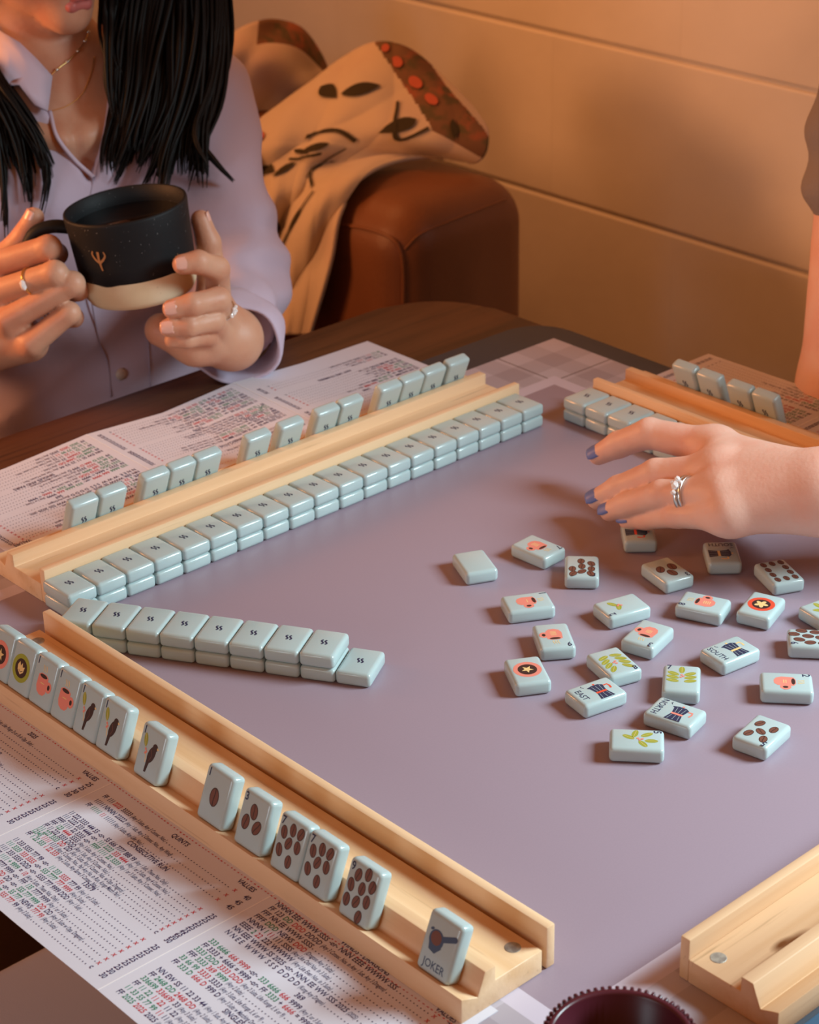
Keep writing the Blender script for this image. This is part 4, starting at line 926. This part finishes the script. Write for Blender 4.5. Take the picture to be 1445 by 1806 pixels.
strands([[((208.8, 206.0, 338.9), (535.4, 689.4, 219.4)), ((200.5, 199.7, 318.5), (523.7, 680.5, 190.6)), ((199.2, 194.0, 308.3), (521.7, 672.4, 176.1)), ((197.7, 186.1, 294.6), (519.7, 661.2, 156.8)), ((193.4, 178.4, 277.6), (513.6, 650.4, 132.8))], [((221.2, 194.7, 338.5), (552.9, 673.4, 218.9)), ((205.0, 186.4, 304.7), (530.0, 661.7, 171.1)), ((190.5, 178.7, 274.2), (509.6, 650.9, 128.0)), ((174.1, 170.7, 240.4), (486.3, 639.5, 80.2)), ((163.4, 165.2, 218.1), (471.1, 631.7, 48.7))], [((232.4, 184.5, 338.3), (568.7, 659.0, 218.5)), ((213.0, 174.5, 297.7), (541.2, 644.8, 161.1)), ((195.9, 164.6, 260.4), (517.1, 631.0, 108.5)), ((177.8, 160.3, 230.0), (491.5, 624.9, 65.6)), ((168.1, 154.8, 209.0), (477.8, 617.1, 35.9))], [((243.6, 174.2, 338.0), (584.6, 644.5, 218.1)), ((226.4, 162.2, 297.3), (560.3, 627.4, 160.6)), ((209.3, 152.3, 260.1), (536.1, 613.6, 108.0)), ((187.8, 148.9, 226.4), (505.7, 608.7, 60.4)), ((174.4, 145.0, 202.7), (486.7, 603.1, 27.0))],
         [((252.0, 166.5, 337.8), (596.5, 633.6, 217.8)), ((238.2, 151.4, 297.0), (576.9, 612.2, 160.2)), ((221.1, 141.6, 259.8), (552.7, 598.4, 107.6)), ((201.8, 136.1, 226.0), (525.5, 590.6, 59.9)), ((187.2, 132.0, 200.7), (504.9, 584.9, 24.1))], [((257.0, 159.7, 334.2), (603.5, 623.9, 212.8)), ((245.5, 144.7, 296.8), (587.2, 602.8, 160.0)), ((230.2, 135.6, 263.0), (565.5, 589.9, 112.1)), ((213.8, 129.8, 232.5), (542.4, 581.7, 69.1)), ((202.1, 118.5, 200.3), (525.9, 565.7, 23.6))], [((257.5, 156.9, 330.8), (604.2, 620.0, 207.9)), ((247.1, 140.9, 293.4), (589.5, 597.5, 155.1)), ((232.3, 131.3, 259.5), (568.6, 583.9, 107.2)), ((219.4, 126.9, 235.8), (550.4, 577.6, 73.8)), ((207.1, 119.7, 208.7), (532.9, 567.5, 35.5))]], 760, 2.3, 5.0, 3, 12)
strands([[((250.9, 149.1, 310.4), (594.8, 609.0, 179.1)), ((238.9, 136.9, 276.4), (577.9, 591.8, 131.2)), ((217.8, 130.7, 239.3), (548.1, 583.0, 78.7)), ((219.1, 117.9, 222.1), (550.0, 564.9, 54.4)), ((223.6, 101.8, 204.2), (556.2, 542.2, 29.1))], [((248.6, 151.1, 310.4), (591.6, 611.9, 179.2)), ((232.6, 138.1, 269.8), (568.9, 593.4, 121.7)), ((213.9, 134.3, 239.4), (542.6, 588.0, 78.8)), ((213.5, 121.9, 220.6), (542.0, 570.6, 52.2)), ((220.2, 108.2, 209.1), (551.5, 551.1, 36.0))]], 26, 2.0, 2.0, 5, 14)
strands([[((134.4, 287.9, 361.3), (430.2, 805.1, 251.1)), ((125.2, 273.2, 327.3), (417.2, 784.3, 203.0)), ((118.5, 256.1, 293.2), (407.8, 760.2, 154.8)), ((115.0, 238.5, 262.4), (402.9, 735.3, 111.4)), ((109.9, 222.4, 231.8), (395.6, 712.5, 68.0)), ((104.7, 206.3, 201.1), (388.2, 689.8, 24.6)), ((97.9, 194.0, 173.8), (378.7, 672.4, -13.9))], [((138.6, 284.1, 361.2), (436.1, 799.7, 250.9)), ((130.0, 268.8, 327.2), (424.0, 778.1, 202.8)), ((124.2, 253.2, 296.5), (415.9, 756.1, 159.5)), ((123.8, 239.8, 275.9), (415.2, 737.1, 130.4)), ((125.0, 225.9, 257.1), (417.0, 717.5, 103.8)), ((125.1, 210.8, 234.8), (417.1, 696.1, 72.3)), ((119.7, 197.2, 207.5), (409.5, 676.9, 33.8)), ((107.0, 189.1, 178.7), (391.5, 665.6, -6.9))], [((139.0, 279.1, 354.3), (436.7, 792.6, 241.2)), ((130.9, 263.3, 320.3), (425.3, 770.3, 193.1)), ((125.8, 249.4, 293.0), (418.1, 750.8, 154.6)), ((126.5, 234.9, 272.4), (419.1, 730.3, 125.5)), ((129.5, 220.7, 255.2), (423.3, 710.1, 101.2)), ((132.7, 205.0, 236.3), (427.8, 687.9, 74.5)), ((133.1, 191.9, 217.5), (428.4, 669.4, 47.8)), ((120.7, 184.7, 190.4), (410.9, 659.3, 9.5))], [((140.0, 275.8, 350.9), (438.2, 788.0, 236.3)), ((131.4, 260.5, 316.8), (426.0, 766.4, 188.2)), ((126.3, 246.7, 289.6), (418.8, 746.9, 149.7)), ((127.5, 231.7, 269.0), (420.5, 725.7, 120.6)), ((131.7, 217.5, 253.5), (426.4, 705.6, 98.7)), ((135.2, 201.6, 234.5), (431.4, 683.1, 71.9)), ((133.6, 189.1, 214.0), (429.1, 665.5, 43.0)), ((128.3, 184.8, 200.5), (421.5, 659.4, 23.8))]], 400, 2.2, 3.6, 9, 8)
Hm = mk('hair', np.array(acc_v)-WO, acc_f, HAIR, wo, True)
mkbig('hair', hv[0]-WO, hv[1], HAIR, wo)
tag(wo, 'person in a lavender shirt with long black hair, holding a mug', 'person')

# ------------------------------------------------------------------ mug
mc = np.array((257.2, 278.5, 109.7)); tlt = math.radians(6.6); rt = np.array(rg2); az = zz*math.cos(tlt)-np.array((.7446, -.6675, 0))*math.sin(tlt)
axx = np.array((-.6675, -.7446, 0)); axx -= az*(axx@az); axx /= np.linalg.norm(axx); ay = np.cross(az, axx)
mg = empty('mug', mc-az*35.3); mg.matrix_world = Matrix(((axx[0], ay[0], az[0], mg.location.x), (axx[1], ay[1], az[1], mg.location.y), (axx[2], ay[2], az[2], mg.location.z), (0, 0, 0, 1)))
BLK = mat('black_glaze', (.007, .008, .010), .6, .25, noise=(700, (.5, .5, .5), .71, .74, (1, 1, 1)), bump=(90, .08)); CLAY = mat('raw_clay', (.74, .60, .41), .8, .2, noise=[(420, (.30, .17, .08), .70, .74, (1, 1, 1)), (40, (.68, .53, .34), .4, .65, (1, 1, 1))])
V, F = lathe([(.01, 1.2), (33, 1), (37.5, 0), (40.5, 1.2), (42.6, 5), (43.6, 12), (44.2, 22.5)], 72); mk('clay_base', V, F, CLAY, mg, True)
V, F = lathe([(44.2, 22.5), (44.65, 22.9), (45.2, 35), (46.2, 55), (47.2, 68.6), (46.9, 70.3), (45.6, 70.8), (44.4, 70), (43.6, 60), (42.9, 50), (42.2, 40), (41.5, 24), (36, 5), (.01, 4)], 72)
n_ = 72
for i, (x, y, z_) in enumerate(V):   # uneven glaze line
    if i < 2*n_: V[i] = (x, y, z_+.9*math.sin(i % n_*.35)+.5*math.sin(i % n_*1.1))
mk('glazed_body', V, F, BLK, mg, True)
V, F = lathe([(.01, 58), (43.3, 58), (43.3, 57), (.01, 57)], 48); mk('coffee', V, F, mat('coffee_black', (.012, .006, .003), .08), mg, True)
ha = math.radians(-86); hd_ = np.array((math.cos(ha), math.sin(ha), 0))
pts = spline([hd_*43+zz*59, hd_*58+zz*62, hd_*72+zz*58, hd_*80+zz*44, hd_*76+zz*27, hd_*60+zz*17, hd_*42+zz*14], 36); V, F = tube(pts, 5.0, 10, flat=1.25, up=np.cross(hd_, zz)); mk('handle', V, F, BLK, mg, True)
A = Acc(); TAN = mat('mug_tan_mark', (.33, .17, .07), .6)
def cyl_stroke(pts, wd, th0, z0):
    P = spline([(a, b, 0) for a, b in pts], 14)[:, :2]; T_ = np.gradient(P, axis=0); N_ = np.stack([-T_[:, 1], T_[:, 0]], 1); N_ /= np.linalg.norm(N_, axis=1)[:, None]; V = []
    w_ = wd*np.linspace(1, .55, 14)[:, None]
    for q in np.vstack([P+N_*w_/2, P-N_*w_/2]):
        R_ = 44.9+(z0+q[1]-22)*.052; th = math.radians(th0)+q[0]/R_; V.append(((R_+.25)*math.cos(th), (R_+.25)*math.sin(th), z0+q[1]))
    A.add(V, [(i, i+1, 14+i+1, 14+i) for i in range(13)], TAN)
cyl_stroke([(0, 6), (-.3, 0), (.2, -5), (.8, -9)], 2.2, -25, 44); cyl_stroke([(0, -3), (-3.4, 0), (-5.2, 4), (-4.2, 6.5)], 1.9, -25, 44); cyl_stroke([(0, -3), (3.6, 0), (5.6, 3), (4.8, 6)], 1.9, -25, 44)
for k in range(3): cyl_stroke([(k*2.6, -3), (k*2.6+.2, 0), (k*2.6, 4+k)], .8, 46, 30)
A.build('printed_mark', mg)
tag(mg, 'matte black mug with bare clay base held in both hands', 'mug')

# ------------------------------------------------------------------ person at the far side: reaching left hand, right arm at the frame edge
SK2 = skin('skin_fair', (.80, .51, .41), (.78, .44, .34)); BLUEN = mat('blue_nail', (.16, .22, .52), .4, .3); GREYS = mat('grey_knit', (.26, .22, .20), .9, .1, bump=(300, .5))
p2 = empty('person', (740, -215, -740)); PO = np.array((740, -215, -740.))
w2 = (370.7, -285.5, 62.0); e2 = np.array((565., -455., 105.)); s2L = np.array((655., -372., 245.)); s2R = np.array((690.0, -90.9, 187.2)); e2R = np.array((640.0, -111.3, -5.5)); w2R = np.array((700., -215., -60.))
f2 = [([(387.0, -186.1, 54.0), (377.2, -137.4, 52.0), (371.9, -115.0, 38.0), (365.9, -102.1, 28.0)], (12.5, 10.2, 9.0, 7.2)), ([(356.8, -216.0, 57.0), (344.1, -173.0, 45.0), (336.7, -147.6, 28.0), (330.4, -134.4, 18.0)], (12, 10.0, 8.8, 7.2)),
      ([(335.7, -235.5, 55.0), (328.7, -191.6, 42.0), (329.5, -162.3, 24.0), (327.1, -148.7, 15.0)], (11.5, 9.4, 8.4, 6.8)), ([(327.5, -247.8, 48.0), (325.9, -207.3, 34.0), (332.2, -176.0, 18.0), (330.2, -162.1, 12.0)], (10.5, 8.4, 7.4, 6.2)),
      ([(384.0, -249.5, 40.0), (395.1, -209.0, 26.0), (401.0, -176.7, 16.0), (397.6, -156.4, 11.0)], (15, 12, 10, 8))]
pp = [cap(w2, (387.8, -186.4, 53.0), 21, 13.5), cap(w2, (371.3, -203.0, 55.0), 21, 13), cap(w2, (357.6, -216.2, 56.0), 22, 14), cap(w2, (347.0, -226.1, 55.0), 22, 13.5), cap(w2, (337.7, -235.8, 54.0), 22, 13.5), cap(w2, (333.5, -242.2, 51.0), 22, 13), cap(w2, (330.0, -248.0, 48.0), 21, 13), cap((388.2, -186.2, 52.0), (358.0, -216.0, 55.0), 13, 13), cap((358.0, -216.0, 55.0), (332.3, -245.3, 47.0), 13, 13), cap(w2, e2, 22, 40), cap(w2, (384.0, -249.5, 40.0), 20, 15)]
h2 = hand_sdf([finger(p, r) for p, r in f2], pp, 10, 9)
lo, hi = bounds([p for q, _ in f2 for p in q]+[w2, np.array(w2)*.8+e2*.2], 32); lo[2] = 1.0; V2, Q2 = nets(h2, lo, hi, 1.6)
arm2 = union([cap(np.array(w2)*.87+e2*.13, e2, 22, 40), cap(e2, s2L, 42, 52)], 20); arm2R = union([cap(s2R, e2R, 50, 39), cap(e2R, w2R, 39, 28), cap(w2R, np.array((690., -290., -80.)), 24, 14)], 16)
ch2_ = np.array((650., -215., 362.)); hr2 = np.array((0, 1., 0)); hf2 = np.array((-math.cos(tl), 0, -math.sin(tl))); hu2 = np.array((-math.sin(tl), 0, math.cos(tl)))
hdB, hhB, HB, HcB = head(ch2_, hr2, hf2, hu2)
tor2 = union([ell((725, -222, 120), (92, 140, 170)), cap((705, -330, 225), (705, -110, 225), 45, 45), cap((725, -222, 230), HcB-hu2*60, 47, 45), ell((750, -222, -160), (100, 140, 170))], 34)
b2 = union([tor2, hdB, arm2, arm2R], 14); lo = np.array((340, -540, -340)); hi = np.array((900, 80, 720))
V3, Q3 = nets(b2, lo, hi, 7.0)
mkbig('body', np.vstack([V2, V3])-PO, np.vstack([Q2, Q3+len(V2)]), SK2, p2)
for (p, r) in f2[:4]: nail(p2, PO, p[2], p[3], (-.35, -.35, .9), r[3], BLUEN, (5.6, 7.6))
a, b = np.array(f2[2][0][0]), np.array(f2[2][0][1]); c = a+(b-a)*.62
finger_ring(p2, PO, c, b-a, 11.0, SLV, ((-.45, -.5, .75), [(0, 0, 3.0, 3.6), (0, 5, 2, 2), (0, -5, 2, 2), (3, 2.5, 1.6, 1.6), (-3, 2.5, 1.6, 1.6)]), GEM, wire=1.5); finger_ring(p2, PO, c+(b-a)/np.linalg.norm(b-a)*-3.2, b-a, 11.2, SLV, wire=1.2)
slv = union([ell((725, -222, 110), (104, 152, 185)), cap((705, -335, 222), (705, -108, 222), 54, 54), ell((750, -222, -160), (112, 152, 180)), cap(s2L, s2L*.55+e2*.45, 62, 58)], 34)
sl2 = cap(s2R+(s2R-e2R)*.02, s2R*.80+e2R*.20, 60, 57)
def tee(p): return np.maximum(smin(slv(p), sl2(p)+2.5*np.sin(p[:, 2]*.14+p[:, 1]*.05), 24), -cap((715, -222, 258), HcB-hu2*40, 62, 66)(p))
V4, Q4 = nets(tee, (560, -540, -345), (920, 90, 330), 5.0); mkbig('knit_top', V4-PO, Q4, GREYS, p2)
lg = union([cap((800, -300, -235), (600, -300, -228), 82, 62), cap((800, -140, -235), (600, -140, -228), 82, 62), cap((600, -300, -228), (600, -300, -690), 60, 42), cap((600, -140, -228), (600, -140, -690), 60, 42), cap((600, -300, -705), (520, -300, -712), 30, 24), cap((600, -140, -705), (520, -140, -712), 30, 24)], 30)
lv = nets(lg, (470, -400, -745), (900, -40, -130), 10); mkbig('trousers', lv[0]-PO, lv[1], TRS, p2)
def hair2(p):
    q = p-HcB; f_ = q@hf2; d = smin(ell(HcB+hu2*20-hf2*16, (82, 102, 104), HB)(p), cap(HcB-hf2*45, HcB-hf2*60-hu2*190, 72, 60)(p), 30); return np.maximum(d, f_-30)
hv = nets(hair2, HcB-np.array((130, 120, 260)), HcB+np.array((200, 120, 150)), 6); mkbig('hair', hv[0]-PO, hv[1], mat('brown_hair', (.05, .022, .012), .4), p2)
for s in (-1, 1):
    ev = nets(ell(hhB(s*31, -20, 104), (12.5, 11, 8), HB), hhB(s*31, -20, 104)-16, hhB(s*31, -20, 104)+16, 2); mkbig('eye', ev[0]-PO, ev[1], MATS['eye_white'], p2)
lv = nets(union([cap(hhB(-20, -18, 34), hhB(0, -1, 32), 2.5, 6), cap(hhB(0, -1, 32), hhB(20, -18, 34), 6, 2.5)], 2), hhB(0, 0, 34)-34, hhB(0, 0, 34)+34, 2); mkbig('lips', lv[0]-PO, lv[1], LIP, p2)
tag(p2, 'person at right edge reaching in with blue nails and silver ring', 'person')
st = empty('chair', (790, -220, -740))
from_bm('seat', rbox((-190, -210, 390), (190, 210, 430), 14, 3), GREYF, st)
for x, y in ((-170, -190), (-170, 190), (170, -190), (170, 190)): from_bm('leg', rbox((x-14, y-14, 0), (x+14, y+14, 392), 4), CHW, st)
tag(st, 'wooden chair under the person at the right edge', 'chair')
